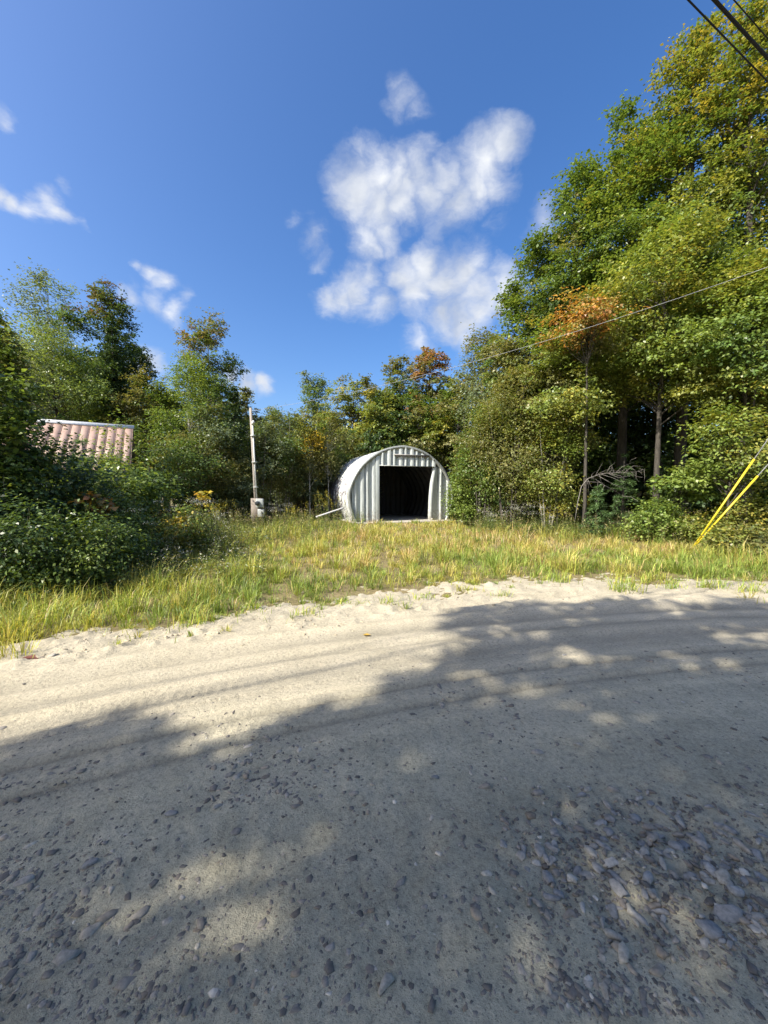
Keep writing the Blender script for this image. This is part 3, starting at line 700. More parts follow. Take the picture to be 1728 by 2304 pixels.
def make_tree(name, label, base, h, zb, rx, pals, leaves=30000, leaf=.11, per=46, ry=None, trunk_r=.13, bark_m='bark', group=None, lobes=10, seed=1,
              top_pal=None, flat=.5, crad=.44, lean=(0, 0), stems=1, cat='tree', openness=1.0, shape=.42, weights=None, limb_max=70, aspect=.62, lobe_list=None, droop=.25):
    rng = np.random.default_rng(seed)
    ry = ry or rx; base = np.asarray(base, float)
    t = thing(name, label, cat, (base[0], base[1], float(ground_z(np.array(base[0]), np.array(base[1])))), 0, group)
    # uneven crown: overlapping lobes inside an egg-shaped envelope
    if lobe_list is None:
        LO = []
        for i in range(lobes):
            tt = (i + rng.uniform(.2, .8))/lobes
            r = max(.10, 1 - abs((tt - shape)/(.62 if tt > shape else .75))**2.0)**.7
            a = rng.uniform(-.5, .5) + i*2.4; rad = .62*rng.uniform(.45, 1)*r
            LO.append((rad*rx*math.cos(a) + lean[0]*tt, rad*ry*math.sin(a) + lean[1]*tt, zb + (h - zb)*(.06 + .86*tt), max(.12*rx, rx*r*rng.uniform(.36, .62)), max(.12*ry, ry*r*rng.uniform(.36, .62)), min(.26*(h - zb), max((h - zb)/lobes*rng.uniform(1.0, 1.7), rx*.3*r))))
        for kk in range(3): LO.append((lean[0] + rx*rng.uniform(-.3, .3), lean[1], h - (h-zb)*(.05 + .05*kk), rx*.16, ry*.16, (h-zb)*.06))
    else: LO = lobe_list
    LO = np.array(LO)
    vol = (LO[:, 3]*LO[:, 4]*LO[:, 5])**.8; leaves *= .73; leaf *= 1.06; ncl = max(8, int(leaves/per))
    li = rng.choice(len(LO), ncl, p=vol/vol.sum())
    d = norm(rng.normal(0, 1, (ncl, 3))); rr = rng.random(ncl)**(1/2.4)
    C = LO[li, :3] + d*rr[:, None]*LO[li, 3:6]
    C[:, 2] = np.maximum(C[:, 2], .25)
    wts = None if weights is None else np.array(weights)/sum(weights)
    pi = rng.choice(len(pals), ncl, p=wts); lp = rng.choice(len(pals), len(LO), p=wts); s_ = rng.random(ncl) < .72; pi[s_] = lp[li][s_]
    allp = list(pals)
    if top_pal is not None:
        allp.append(top_pal); s = (C[:, 2] > h - (h - zb)*.25*(1 + rng.normal(0, .4, ncl))) & (rr > .55); pi[s] = len(allp)-1
    R = crad*rng.uniform(.6, 1.3, ncl)
    mid = np.array([lean[0]*.5, lean[1]*.5, zb + (h - zb)*.45])
    v, f, cc = crown_mesh(rng, C, R, per, leaf, pi, allp, flat, mid, aspect=aspect, droop=droop)
    # trunk(s) and limbs
    for sidx in range(stems):
        T = Tubes(); top = np.array([lean[0], lean[1], h*.9]); b0 = np.zeros(3)
        if stems > 1:
            a = sidx*6.28/stems + rng.uniform(-.4, .4); b0 = np.array([math.cos(a), math.sin(a), 0])*rng.uniform(.08, .3)
            top = np.array([math.cos(a)*rx*.55, math.sin(a)*ry*.55, h*rng.uniform(.72, .95)])
        k = 9; s = np.linspace(0, 1, k)[:, None]; P = b0 + (top - b0)*s + np.concatenate([np.cumsum(rng.normal(0, .035*h/10, (k, 2)), 0), np.zeros((k, 1))], 1)*s
        P[0, 2] = -.1
        rad = trunk_r*(1.05 - .93*s[:, 0]); rad[0] *= 1.35
        T.add(P, rad, 8); obj('trunk', T.mesh('trunk', M[bark_m]), t)
        if sidx == 0: TP = P; TR = rad
    T = Tubes(); order = rng.permutation(ncl)[:limb_max]; few = limb_max <= 12
    for i in order:
        c = C[i]; hd = np.hypot(c[0], c[1]); z0 = np.clip(c[2] - .55*hd - rng.uniform(.1, .6), .12*h, h*.86); q = z0/(h*.9)
        s0 = np.array([np.interp(q, np.linspace(0, 1, 9), TP[:, j]) for j in range(3)]); r0 = np.interp(q, np.linspace(0, 1, 9), TR)
        m1 = s0 + (c - s0)*.4 + np.array([0, 0, .10*hd]) + rng.normal(0, .06*hd + .02, 3); m2 = s0 + (c - s0)*.75 + np.array([0, 0, .08*hd]) + rng.normal(0, .05*hd + .02, 3)
        T.add([s0, m1, m2, c], np.array([1, .7, .42, .15])*min(r0*.55, .012 + .012*hd), 5, False)
        if few: obj('limb', T.mesh('limb', M[bark_m]), t); T = Tubes()
    if not few: obj('limbs', T.mesh('limbs', M[bark_m]), t)['kind'] = 'stuff'
    cr = obj('crown', mesh_arrays('crown', v, f, M['leaf'], cc), t)
    return t

def px_tree(name, label, px, top, Y, hw, bot, pals, **k):
    if Y > 19: k['leaf'] = k.get('leaf', .11)*1.16
    p = at(px, top, Y); q = at(px, bot, Y); r = hw/864.0*Y*(1.25 if Y > 19 else 1.10)
    return make_tree(name, label, (p[0], Y), p[2], max(.2, q[2]), r, pals, **k)

def conifer(name, label, base, h, r, pal, seed=1, z0=.25, whorls=None, dens=1.0, droop=.35, group=None, nl=.16, nw=.030, cat='conifer'):
    rng = np.random.default_rng(seed)
    t = thing(name, label, cat, (base[0], base[1], 0), 0, group)
    T = Tubes(); T.add([(0, 0, -.1), (.02*h*.2, 0, h*.5), (0, 0, h)], [.028*h**.8, .016*h**.8, .006], 7); obj('trunk', T.mesh('trunk', M['bark']), t)
    whorls = whorls or int(h*4.2)
    Cn = []; Dn = []; T = Tubes()
    for i in range(whorls):
        tt = (i + rng.random())/whorls; z = z0 + (h - z0)*tt*.98; ln = r*(1 - tt)**.85*rng.uniform(.75, 1.12) + .05
        for a in rng.uniform(0, 6.28, 6):
            L = ln*rng.uniform(.7, 1.1); dirn = np.array([math.cos(a), math.sin(a), 0])
            s = np.linspace(0, 1, 6)[:, None]; P = np.array([0, 0, z]) + dirn*L*s + np.array([0, 0, 1])*(L*(.28*s - (droop + .3)*s*s*.9))
            T.add(P, .010*(1.1 - s[:, 0])*L**.5 + .002, 4, False)
            n = int(46*L*dens) + 5; q = rng.random(n)**.8; c = np.array([np.interp(q, s[:, 0], P[:, j]) for j in range(3)]).T
            side = np.cross(dirn, [0, 0, 1.0]); w = rng.normal(0, 1, (n, 1))*.17*L*(1.05 - q[:, None])**.7 + .0
            c = c + side*w + np.array([0, 0, -1])*np.abs(w)*.25
            Cn.append(c); Dn.append(dirn*.8 + side*np.sign(w)*.7 + rng.normal(0, .3, (n, 3)) + np.array([0, 0, -.1]))
    obj('limbs', T.mesh('limbs', M['bark']), t)['kind'] = 'stuff'
    c = np.concatenate(Cn); dn = np.concatenate(Dn); n = len(c)
    c = np.repeat(c, 2, 0) + rng.normal(0, .02, (n*2, 3)); dn = np.repeat(dn, 2, 0) + rng.normal(0, .35, (n*2, 3)); n *= 2
    v, f = leaf_quads(c, np.array([0, 0, 1.0]) + rng.normal(0, .6, (n, 3)), dn, nl*rng.uniform(.6, 1.3, n), nw*rng.uniform(.7, 1.3, n))
    obj('needles', mesh_arrays('needles', v, f, M['needle'], np.clip(sample_cols(rng, pal, n, .2), .005, 1)), t)
    return t

# ------------------------------------------------------------------ trees of the wood
tid = [100]
def sd(): tid[0] += 1; return tid[0]
def trees():
    # the tall wood on the right
    G = 'tall trees of the wood'
    px_tree('maple_tree', 'green maple at the near end of the tall wood beside the airy alders', 1190, 628, 18, 105, 1000, [GREEN, OLIVE, LIME], leaves=42000, leaf=.13, seed=sd(), weights=[5, 3, 2], group=G, trunk_r=.16)
    px_tree('maple_tree', 'tall deep green maple with knobbly top outline, third peak of the wood', 1300, 372, 17.5, 125, 930, [GREEN, DARK, OLIVE], leaves=56000, leaf=.13, seed=sd(), weights=[5, 2, 2], group=G, trunk_r=.2, lobes=14)
    px_tree('maple_tree', 'tall green maple behind the golden beech, second peak of the wood', 1425, 235, 16.5, 135, 900, [GREEN, LIME, YEL], leaves=56000, leaf=.13, seed=sd(), weights=[5, 2, 3], group=G, trunk_r=.22, lobes=14)
    px_tree('beech_tree', 'tallest beech with golden top below the power lines', 1570, 50, 15, 150, 860, [GREEN, YEL, GOLDISH], leaves=56000, leaf=.12, seed=sd(), weights=[5, 4, 1], top_pal=GOLDISH, group=G, trunk_r=.22, lobes=14)
    px_tree('beech_tree', 'golden green beech at the frame edge under the power lines', 1730, -60, 13.5, 170, 820, [YEL, GOLDISH, GREEN], leaves=52000, leaf=.12, seed=sd(), weights=[4, 2, 5], top_pal=GOLDISH, group=G, trunk_r=.22, lobes=13)
    px_tree('beech_tree', 'yellow green beech in layered sprays at the edge of the wood', 1500, 500, 13.2, 165, 905, [YEL, LIME, GREEN], leaves=44000, leaf=.11, seed=sd(), weights=[6, 3, 2], flat=.28, crad=.55, trunk_r=.11, lobes=12)
    px_tree('beech_tree', 'yellow green beech overhanging the yellow guy guards', 1690, 560, 11.8, 150, 930, [YEL, LIME, GREEN], leaves=36000, leaf=.105, seed=sd(), weights=[5, 3, 3], flat=.28, crad=.5, trunk_r=.14, lobes=12)
    px_tree('maple_tree', 'small maple turned orange against the green wood', 1330, 655, 12.9, 85, 780, [ORANGE, OLIVE, YEL], leaves=8500, leaf=.10, seed=sd(), weights=[5, 3, 2], flat=.35, trunk_r=.07, lobes=7)
    px_tree('beech_tree', 'leafy beech between orange maple and alders, low boughs over the dark hollow', 1255, 720, 14.6, 115, 1010, [YEL, LIME, OLIVE], leaves=36000, leaf=.11, seed=sd(), weights=[4, 3, 3], flat=.32, trunk_r=.1, lobes=10)
    px_tree('beech_sapling', 'young beech with bright pale leaves against the dark hollow', 1650, 905, 10.6, 92, 1085, [YEL, LIME], leaves=7500, leaf=.10, per=24, seed=sd(), weights=[6, 4], flat=.2, crad=.5, trunk_r=.04, lobes=7)
    px_tree('maple_sapling', 'low green maple sapling under the dark hollow of the wood', 1530, 1060, 11.5, 60, 1110, [LIME, GREEN], leaves=2600, leaf=.12, per=20, seed=sd(), flat=.22, trunk_r=.02, lobes=4)
    # airy alders and thin trees right of the shed
    A = 'airy alders beside the shed'
    px_tree('alder_shrub', 'airy brownish alder touching the shed front corner', 1085, 905, 16.2, 62, 1150, [OLIVE, GREEN], leaves=22000, leaf=.085, per=16, seed=sd(), stems=6, trunk_r=.035, crad=.42, bark_m='bark', cat='shrub', group=A, flat=.8)
    px_tree('alder_shrub', 'tall airy olive alder with many grey stems', 1150, 830, 15.2, 85, 1120, [OLIVE, YEL, GREEN], leaves=26000, leaf=.085, per=16, seed=sd(), weights=[6, 2, 2], stems=7, trunk_r=.04, crad=.45, bark_m='bark', cat='shrub', group=A, flat=.8)
    px_tree('alder_shrub', 'alder nearest the fallen bare branch', 1240, 900, 14.0, 70, 1140, [OLIVE, YEL, LIME], leaves=19000, leaf=.08, per=16, seed=sd(), stems=5, trunk_r=.03, crad=.42, bark_m='bark_pale', cat='shrub', group=A, flat=.8)
    px_tree('thin_tree', 'sparse pale tree with half bare crown behind the alders', 1085, 735, 21, 60, 960, [OLIVE, GREY], leaves=9000, leaf=.11, per=12, seed=sd(), trunk_r=.07, crad=.4, flat=.8, bark_m='bark_pale')
    px_tree('maple_tree', 'green tree standing between the rust red maple and the wood', 1030, 855, 25, 80, 1060, [GREEN, YEL, OLIVE], leaves=22000, leaf=.14, seed=sd(), trunk_r=.12)
    px_tree('low_shrub', 'leafy shrub growing against the right end of the shed front', 1036, 1075, 16.6, 34, 1165, [GREEN, LIME], leaves=7000, leaf=.085, per=16, seed=sd(), stems=4, trunk_r=.015, crad=.35, cat='shrub', flat=.9)
    # back row behind the shed
    px_tree('maple_tree', 'maple with rust red crown behind the shed', 968, 782, 31, 95, 1010, [RUST, OLIVE, GREEN], leaves=26000, leaf=.17, seed=sd(), weights=[4, 3, 3], top_pal=RUST, trunk_r=.15, limb_max=110)
    px_tree('maple_tree', 'tree with thin brownish top left of the rust red maple', 905, 800, 32, 60, 1000, [OLIVE, GREEN], leaves=16000, leaf=.16, seed=sd(), top_pal=OLIVE, trunk_r=.12)
    px_tree('aspen_tree', 'rounded yellow green tree above the shed roof', 795, 848, 29, 72, 1040, [OLIVE, YEL], leaves=22000, leaf=.15, seed=sd(), weights=[5, 3], trunk_r=.12)
    px_tree('aspen_tree', 'grey green tree with ragged top right of the meter pole', 705, 838, 30, 52, 1050, [GREY, GREEN], leaves=16000, leaf=.14, seed=sd(), weights=[5, 3], trunk_r=.1, per=22)
    px_tree('maple_tree', 'bright yellow green maple low behind the shed roof', 862, 880, 26, 70, 1050, [YEL, GREEN, DARK], leaves=22000, leaf=.14, seed=sd(), weights=[5, 3, 3], trunk_r=.1)
    px_tree('maple_tree', 'green tree filling the gap behind the shed peak', 945, 890, 26, 60, 1060, [GREEN, OLIVE], leaves=16000, leaf=.14, seed=sd(), trunk_r=.1)
    px_tree('willow_shrub', 'grey green willow shrub hugging the rear of the shed', 775, 985, 24.2, 62, 1120, [GREY, OLIVE], leaves=15000, leaf=.11, seed=sd(), stems=4, trunk_r=.03, per=20, cat='shrub')
    # young birches beside the meter pole
    B = 'young birches behind the meter pole'
    px_tree('birch_sapling', 'slim birch with white stem nearest the shed', 738, 925, 21, 38, 1060, [OLIVE, LIME], leaves=8500, leaf=.09, per=16, seed=sd(), trunk_r=.035, bark_m='birch', group=B, crad=.4, flat=.8)
    px_tree('birch_sapling', 'slim golden birch with bright white stem', 695, 930, 20.5, 40, 1070, [OLIVE, YEL, GOLD], leaves=9500, leaf=.09, per=16, seed=sd(), weights=[5, 3, 1], trunk_r=.035, bark_m='birch', group=B, crad=.4, flat=.8)
    px_tree('alder_shrub', 'olive alder clump right beside the meter pole', 632, 925, 20, 52, 1100, [OLIVE, GREEN, GREY], leaves=15000, leaf=.095, per=18, seed=sd(), stems=6, trunk_r=.025, bark_m='bark_pale', cat='shrub', crad=.42, flat=.8)
    px_tree('alder_shrub', 'dark alder clump left beside the meter pole', 520, 960, 18.5, 55, 1110, [GREEN, OLIVE, DARK], leaves=15000, leaf=.09, per=18, seed=sd(), stems=6, trunk_r=.025, bark_m='bark_pale', cat='shrub', crad=.42, flat=.8)
    # left woods
    px_tree('aspen_tree', 'tall airy grey green aspen, highest tree left of the pole', 98, 605, 24, 72, 900, [GREY, LIME], leaves=17000, leaf=.11, per=18, seed=sd(), weights=[6, 3], trunk_r=.12, crad=.5, bark_m='bark_pale', flat=.7)
    px_tree('maple_tree', 'dark spreading maple with reddish spiky top beside the tall aspen', 240, 640, 23, 82, 930, [DARK, GREEN], leaves=32000, leaf=.12, seed=sd(), weights=[6, 3], top_pal=[((.10, .06, .035), 2), ((.06, .075, .025), 4)], trunk_r=.15, lobes=11, bark_m='bark')
    px_tree('aspen_tree', 'light green aspen in front of the dark maple above the red roof', 120, 735, 19.5, 118, 985, [LIME, GREY, GREEN], leaves=38000, leaf=.09, per=26, seed=sd(), weights=[5, 3, 3], trunk_r=.1, lobes=12)
    px_tree('maple_tree', 'leafy green tree cut by the frame edge above the thicket', -25, 690, 11.4, 60, 1040, [GREEN, OLIVE], leaves=20000, leaf=.10, seed=sd(), trunk_r=.1, lobes=9)
    px_tree('maple_tree', 'brownish green bushy tree between the cabin and the birch', 325, 842, 20.5, 68, 1070, [OLIVE, GREEN, RUST], leaves=22000, leaf=.105, seed=sd(), weights=[6, 3, 1], trunk_r=.08)
    px_tree('maple_tree', 'two topped maple with reddish crown tips left of the pole', 462, 712, 22.5, 88, 1040, [GREEN, OLIVE], leaves=30000, leaf=.115, seed=sd(), weights=[4, 3], top_pal=[((.13, .085, .035), 3), ((.09, .10, .035), 4)], trunk_r=.12, lobe_list=None, lobes=12, bark_m='bark_pale')
    px_tree('birch_tree', 'white stemmed birch in front of the two topped maple', 422, 805, 17.5, 62, 1085, [GREEN, LIME], leaves=20000, leaf=.09, per=20, seed=sd(), trunk_r=.055, bark_m='birch', crad=.45, flat=.7)
    px_tree('leafy_shrub', 'dark broad shrub below the white stemmed birch', 400, 980, 15.2, 95, 1120, [GREEN, OLIVE, DARK], leaves=22000, leaf=.09, seed=sd(), stems=5, trunk_r=.03, cat='shrub', per=22)
    px_tree('leafy_shrub', 'dark shrub filling the space behind the cabin gable', 300, 960, 18.2, 60, 1120, [DARK, GREEN], leaves=11000, leaf=.10, seed=sd(), stems=4, trunk_r=.03, cat='shrub')
    p = at(250, 705, 21.5); conifer('spruce_tree', 'dark spruce standing below the spreading maple', (p[0], 21.5), p[2], 2.0, DARK, seed=sd(), nl=.2, nw=.05, dens=1.1)
    p = at(525, 862, 21); conifer('spruce_tree', 'dark spruce just left of the meter pole top', (p[0], 21), p[2], 1.35, DARK, seed=sd(), nl=.2, nw=.05, dens=1.1)
    FIRG = [((.045, .085, .028), 3), ((.06, .10, .03), 2)]
    PINE = [((.075, .13, .035), 3), ((.095, .15, .04), 3)]
    for px, top, Y, r, lab in ((1405, 1020, 13.4, .85, 'small dark fir under the bare fallen branch'), (1345, 1085, 12.2, .6, 'little fir at the foot of the alders by the grass'), (1490, 1030, 14.5, 1.0, 'fir in the dark hollow beneath the beech')):
        p = at(px, top, Y); conifer('fir_sapling', lab, (p[0], Y), p[2], r, FIRG, seed=sd(), z0=.1, whorls=12, nl=.10, nw=.022, dens=1.6)
    for px, top, Y, r, lab in ((335, 1050, 9.6, .62, 'bright green young pine between thicket and shrubs'), (185, 985, 9.8, .75, 'young pine poking up before the red roof')):
        p = at(px, top, Y); conifer('pine_sapling', lab, (p[0], Y), p[2], r, PINE, seed=sd(), z0=.3, whorls=9, nl=.17, nw=.012, dens=2.6, droop=-.2)
trees()
def wall_of_trees():
    rng = np.random.default_rng(55); by = {}
    for o in bpy.data.objects:
        if o.type == 'EMPTY' and o.get('label'): by[o['label']] = o
    A = by['rounded yellow green tree above the shed roof']; G = by['grey green tree with ragged top right of the meter pole']; Mx = by['bright yellow green maple low behind the shed roof']; S = by['olive alder clump right beside the meter pole']; W = by['grey green willow shrub hugging the rear of the shed']; D = by['green tree filling the gap behind the shed peak']
    for src, px, Y, sc, lab in ((G, 618, 28, .72, 'lowest grey green tree directly right of the pole top'), (A, 655, 27, .68, 'olive tree between pole and golden birch'), (Mx, 748, 27.5, .80, 'yellow green tree between the ragged tree and the rounded tree'), (A, 835, 31, .98, 'olive tree left of the brownish topped tree'),
                                (D, 1005, 29.5, 1.12, 'green tree on the right flank of the rust red maple'), (A, 560, 26, .82, 'olive tree behind the spruce by the pole'), (S, 590, 18.6, .86, 'alder clump behind the meter box'), (S, 668, 22.5, .95, 'alder thicket behind the slim birches'), (S, 745, 23.4, .9, 'alder left of the shed rear'),
                                (W, 690, 21.5, .8, 'low willow under the slim birches'), (W, 545, 17.2, .62, 'low willow left of the meter pole foot'), (S, 470, 17, .95, 'alder between birch and meter pole'), (D, 370, 25, 1.0, 'green tree behind the brownish bushy tree'), (Mx, 30, 26, 1.5, 'tree behind the tall aspen at the frame edge'), (D, 200, 27, 1.35, 'green tree between tall aspen and dark maple'), (A, 300, 26, 1.05, 'olive tree right behind the dark maple')):
        copy_thing(src, (at(px, 1100, Y)[0], Y, 0), rng.uniform(0, 6.28), sc, lab)
wall_of_trees()

# the wood goes on behind: the same kinds of tree, seen only in gaps
def deep_wood():
    rng = np.random.default_rng(77)
    T = [make_tree('wood_tree', 'dark tree deep inside the wood seen through gaps', (14.5, 20.5), 13, 1.5, 3.0, [DARK, GREEN], leaves=20000, leaf=.2, seed=900, trunk_r=.17, group='trees deep in the wood', crad=.8, lobes=10),
         make_tree('wood_tree', 'dark tree deep inside the wood seen through gaps', (10.2, 22), 12, .9, 2.8, [DARK, GREEN], leaves=18000, leaf=.2, seed=901, trunk_r=.15, group='trees deep in the wood', crad=.8, lobes=10)]
    spots = [(18, 18), (19, 23.5), (13.6, 25), (8.5, 26), (16.5, 29), (22, 17), (23.5, 24), (16.2, 15.6), (20, 13.5), (12.5, 18.0), (9.4, 19.2)]
    for i, (x, y) in enumerate(spots): copy_thing(T[i % 2], (x, y, 0), rng.uniform(0, 6.28), rng.uniform(.85, 1.1))
    B = [make_tree('back_tree', 'tree of the distant back row closing off the clearing', (-17, 30), 9.5, .6, 2.8, [GREEN, OLIVE], leaves=16000, leaf=.2, seed=902, trunk_r=.13, group='distant back row trees', crad=.75),
         make_tree('back_tree', 'tree of the distant back row closing off the clearing', (-11.5, 31), 7.4, .5, 2.6, [GREEN, DARK], leaves=15000, leaf=.2, seed=903, trunk_r=.12, group='distant back row trees', crad=.75)]
    spots = [(-23, 30), (-28, 28), (-20, 26), (-7.5, 33.5), (-3.5, 34), (0, 35), (3.2, 36), (6.2, 34), (-14, 35), (-25, 34), (-30, 22), (9, 33), (-9.6, 28.5), (-5.0, 30), (-24, 20)]
    for i, (x, y) in enumerate(spots): copy_thing(B[i % 2] if x < -12 else B[1], (x, y, 0), rng.uniform(0, 6.28), rng.uniform(.85, 1.05) if x < -12 or x > 5 else rng.uniform(.84, 1.02))
deep_wood()
def understory():
    rng = np.random.default_rng(78)
    S = [make_tree('understory_shrub', 'low leafy shrub of the understory closing gaps under the trees', (-6.5, 26.5), 3.0, .15, 2.1, [GREEN, OLIVE, DARK], leaves=7000, leaf=.2, per=30, seed=960 + k, stems=4, trunk_r=.03, cat='shrub', group='understory shrubs', crad=.5, lobes=8) for k in range(2)]
    S[1].location = (-2.6, 27.5, 0)
    spots = [(-12, 26.5), (-16, 24.5), (-20, 22), (-24, 19), (-9.5, 24.5), (1.4, 29), (4.6, 30), (8, 29), (11, 27), (14, 24), (6.9, 20.2), (8.4, 22.6), (5.0, 23), (17.5, 21), (21, 18), (9.5, 23), (12.2, 20.8), (15.5, 18.4), (18.6, 15.6), (20.5, 12.5), (-14, 20), (-27, 15), (-18, 17), (6.2, 26), (-21, 14.5), (23.5, 14), (11.2, 17.6), (13.8, 16.0), (16.6, 13.4)]
    for i, (x, y) in enumerate(spots): copy_thing(S[i % 2], (x, y, 0), rng.uniform(0, 6.28), rng.uniform(.8, 1.15))
understory()

# trees behind the camera on the near roadside: they cast the dappled shade on the road
SHADE = [(-700,1830),(-300,1770),(0,1702),(170,1642),(300,1605),(400,1592),(428,1630),(480,1666),(545,1660),(640,1632),(760,1603),(850,1562),(870,1535),(916,1505),(1020,1480),(1044,1440),(958,1418),(1000,1395),(1046,1372),
         (1156,1359),(1280,1364),(1437,1353),(1541,1364),(1640,1354),(1728,1368),(2400,1372),(4200,1400),(4200,3300),(-1500,3300)]
HOLES = [(665,2045,150,105,.80),(1230,1735,62,45,.9),(1192,1580,88,26,.85),(1343,1502,52,17,.95),(1650,1505,60,17,.8),(1685,1440,55,14,.9),(1350,2215,130,90,.7),(240,2030,90,50,.45),(1165,1440,70,12,.8),(1290,1402,60,9,.6),
         (1500,1990,130,60,.35),(1060,1535,40,12,.5),(1560,1385,70,8,.7),(990,1455,45,22,.9),(560,1715,60,14,.35)]
def in_poly(px, py, poly):
    inside = np.zeros(len(px), bool); n = len(poly); j = n-1
    for i in range(n):
        xi, yi = poly[i]; xj, yj = poly[j]
        c = ((yi > py) != (yj > py)) & (px < (xj - xi)*(py - yi)/(yj - yi + 1e-9) + xi); inside ^= c; j = i
    return inside
def to_px(P):
    c, s = math.cos(PITCH), math.sin(PITCH); q = P - np.array([0, 0, CAM_H])
    dep = q[:, 1]*c - q[:, 2]*s; up = q[:, 1]*s + q[:, 2]*c
    return 864 + 864*q[:, 0]/dep, 1152 - 864*up/dep
def shade_trees():
    rng = np.random.default_rng(31)
    poly = np.array([gp(a, b)[:2] for a, b in SHADE[:-2]] + [(9, -3.0), (-6, -3.0)])
    n = 11000
    gx = rng.uniform(-7, 11, n); gy = rng.uniform(-3.5, 6.0, n)
    ok = in_poly(gx, gy + .24, poly) & in_poly(gx - .18, gy + .10, poly)
    for hx, hy, rx, ry, k in HOLES:
        c = gp(hx, hy); ex = abs(gp(hx + rx, hy)[0] - c[0]); ey = abs(gp(hx, hy - ry)[1] - gp(hx, hy + ry)[1])/2
        r = np.hypot((gx - c[0])/(ex + .09), (gy - c[1])/(ey + .08)); ok &= ~((r < 1.0) & (rng.random(n) < .42 + .56*k))
    gx, gy = gx[ok], gy[ok]; n = len(gx)
    hgt = rng.uniform(5.8, 11.5, n); k = hgt/math.tan(SUN_EL)
    C = np.stack([gx + SUN_H[0]*k, gy + SUN_H[1]*k, hgt], -1)
    trunks = np.array([(-13.5, -6.5), (-9.0, -6.2), (-5.0, -6.4), (-1.2, -6.6), (-17, -5)])
    own = np.argmin(np.hypot(C[:, None, 0] - trunks[None, :, 0], C[:, None, 1] - trunks[None, :, 1]), 1)
    for i, (tx, ty) in enumerate(trunks):
        s = own == i
        if s.sum() < 5: continue
        t = thing('roadside_tree', 'roadside maple behind the viewpoint that shades the road', 'tree', (tx, ty, 0), 0, 'trees shading the road from behind')
        cc = C[s] - np.array([tx, ty, 0]); m = len(cc)
        v, f, col = crown_mesh(rng, cc, np.full(m, .17), 10, .20, np.zeros(m, int), [GREEN], .7)
        obj('crown', mesh_arrays('crown', v, f, M['leaf'], col), t)
        T = Tubes(); T.add([(0, 0, -.1), (.1, .05, 4), (.1, .3, 8), (.2, .4, 11.5)], [.22, .17, .1, .03], 8); obj('trunk', T.mesh('trunk', M['bark']), t)
        T = Tubes()
        for c in cc[rng.permutation(m)[:45]]:
            z0 = max(3.5, c[2] - .5*np.hypot(c[0], c[1]) - .8); T.add([(.1, .15, z0), (c[0]*.5, c[1]*.5, z0 + (c[2]-z0)*.65), c], [.05, .03, .008], 5, False)
        obj('limbs', T.mesh('limbs', M['bark']), t)
    # one more tree off to the side whose shade falls on the thicket
    proto = make_tree('roadside_tree', 'roadside maple out of view that shades the thicket', (-14.5, 1.2), 11.5, 2.2, 3.2, [GREEN, DARK], leaves=15000, leaf=.2, seed=950, trunk_r=.2, crad=.8, group='trees shading the thicket')
    copy_thing(proto, (-19, 3.5, 0), 2.0, 1.05)
shade_trees()

# ------------------------------------------------------------------ grass, weeds, thicket
def blades(P, h, w, lean, cols, rng, ang=None):
    n = len(P); a = rng.uniform(0, 6.28, n) if ang is None else ang; d = np.stack([np.cos(a), np.sin(a), np.zeros(n)], -1)
    fa = a + rng.uniform(.9, 2.2, n); s = np.stack([np.cos(fa), np.sin(fa), np.zeros(n)], -1)*(w/2)[:, None]
    up = np.array([0, 0, 1.0]); h = h[:, None]; ln = lean[:, None]
    m1 = P + up*h*(.66 - .10*ln) + d*h*ln*.42
    tip = P + up*h*(1.05 - .45*ln) + d*h*ln*1.25
    v = np.stack([P - s, P + s, m1 + s*.85, m1 - s*.85, tip], 1).reshape(-1, 3)
    b = np.arange(n)[:, None]*5
    q = b + np.array([[0, 1, 2, 3]]); t = b + np.array([[3, 2, 4]])
    return v, q, t, np.concatenate([cols, cols])
def thicket_edge(x, y):
    """positive inside the tall left thicket"""
    c = 5.25 + .42*(x + 3.0) + 1.1*(fbm(x*1.1, y*1.1, 3, 120) - .5)         # front line of the thicket
    return np.minimum(y - c - .25, (-3.95 - .42*(y - 6.0)) - x + .8*(fbm(x*.9, y*.9, 2, 121) - .5))
def grass_prob(x, y):
    d = road_d(x, y); ins = d - edge_d(x, y)
    cl = fbm(x*2.2, y*2.2, 3, 90)
    prob = smooth(-.25, .5, ins)*(.42 + .58*smooth(.36, .6, cl)) + .14*smooth(-1.2, -.1, ins)*smooth(.46, .62, cl)
    prob = prob*np.where((y > 6.4) | (np.abs(x - 1) > 2.7), 1, .5 + .3*smooth(5.6, 6.6, y))
    u = x - SH_C[0]; v_ = y - SH_C[1]; lx = u*math.cos(SH_A) + v_*math.sin(SH_A); ly = -u*math.sin(SH_A) + v_*math.cos(SH_A)
    return np.where((np.abs(lx) < 2.75) & (ly > -.62), 0, prob), ins, cl
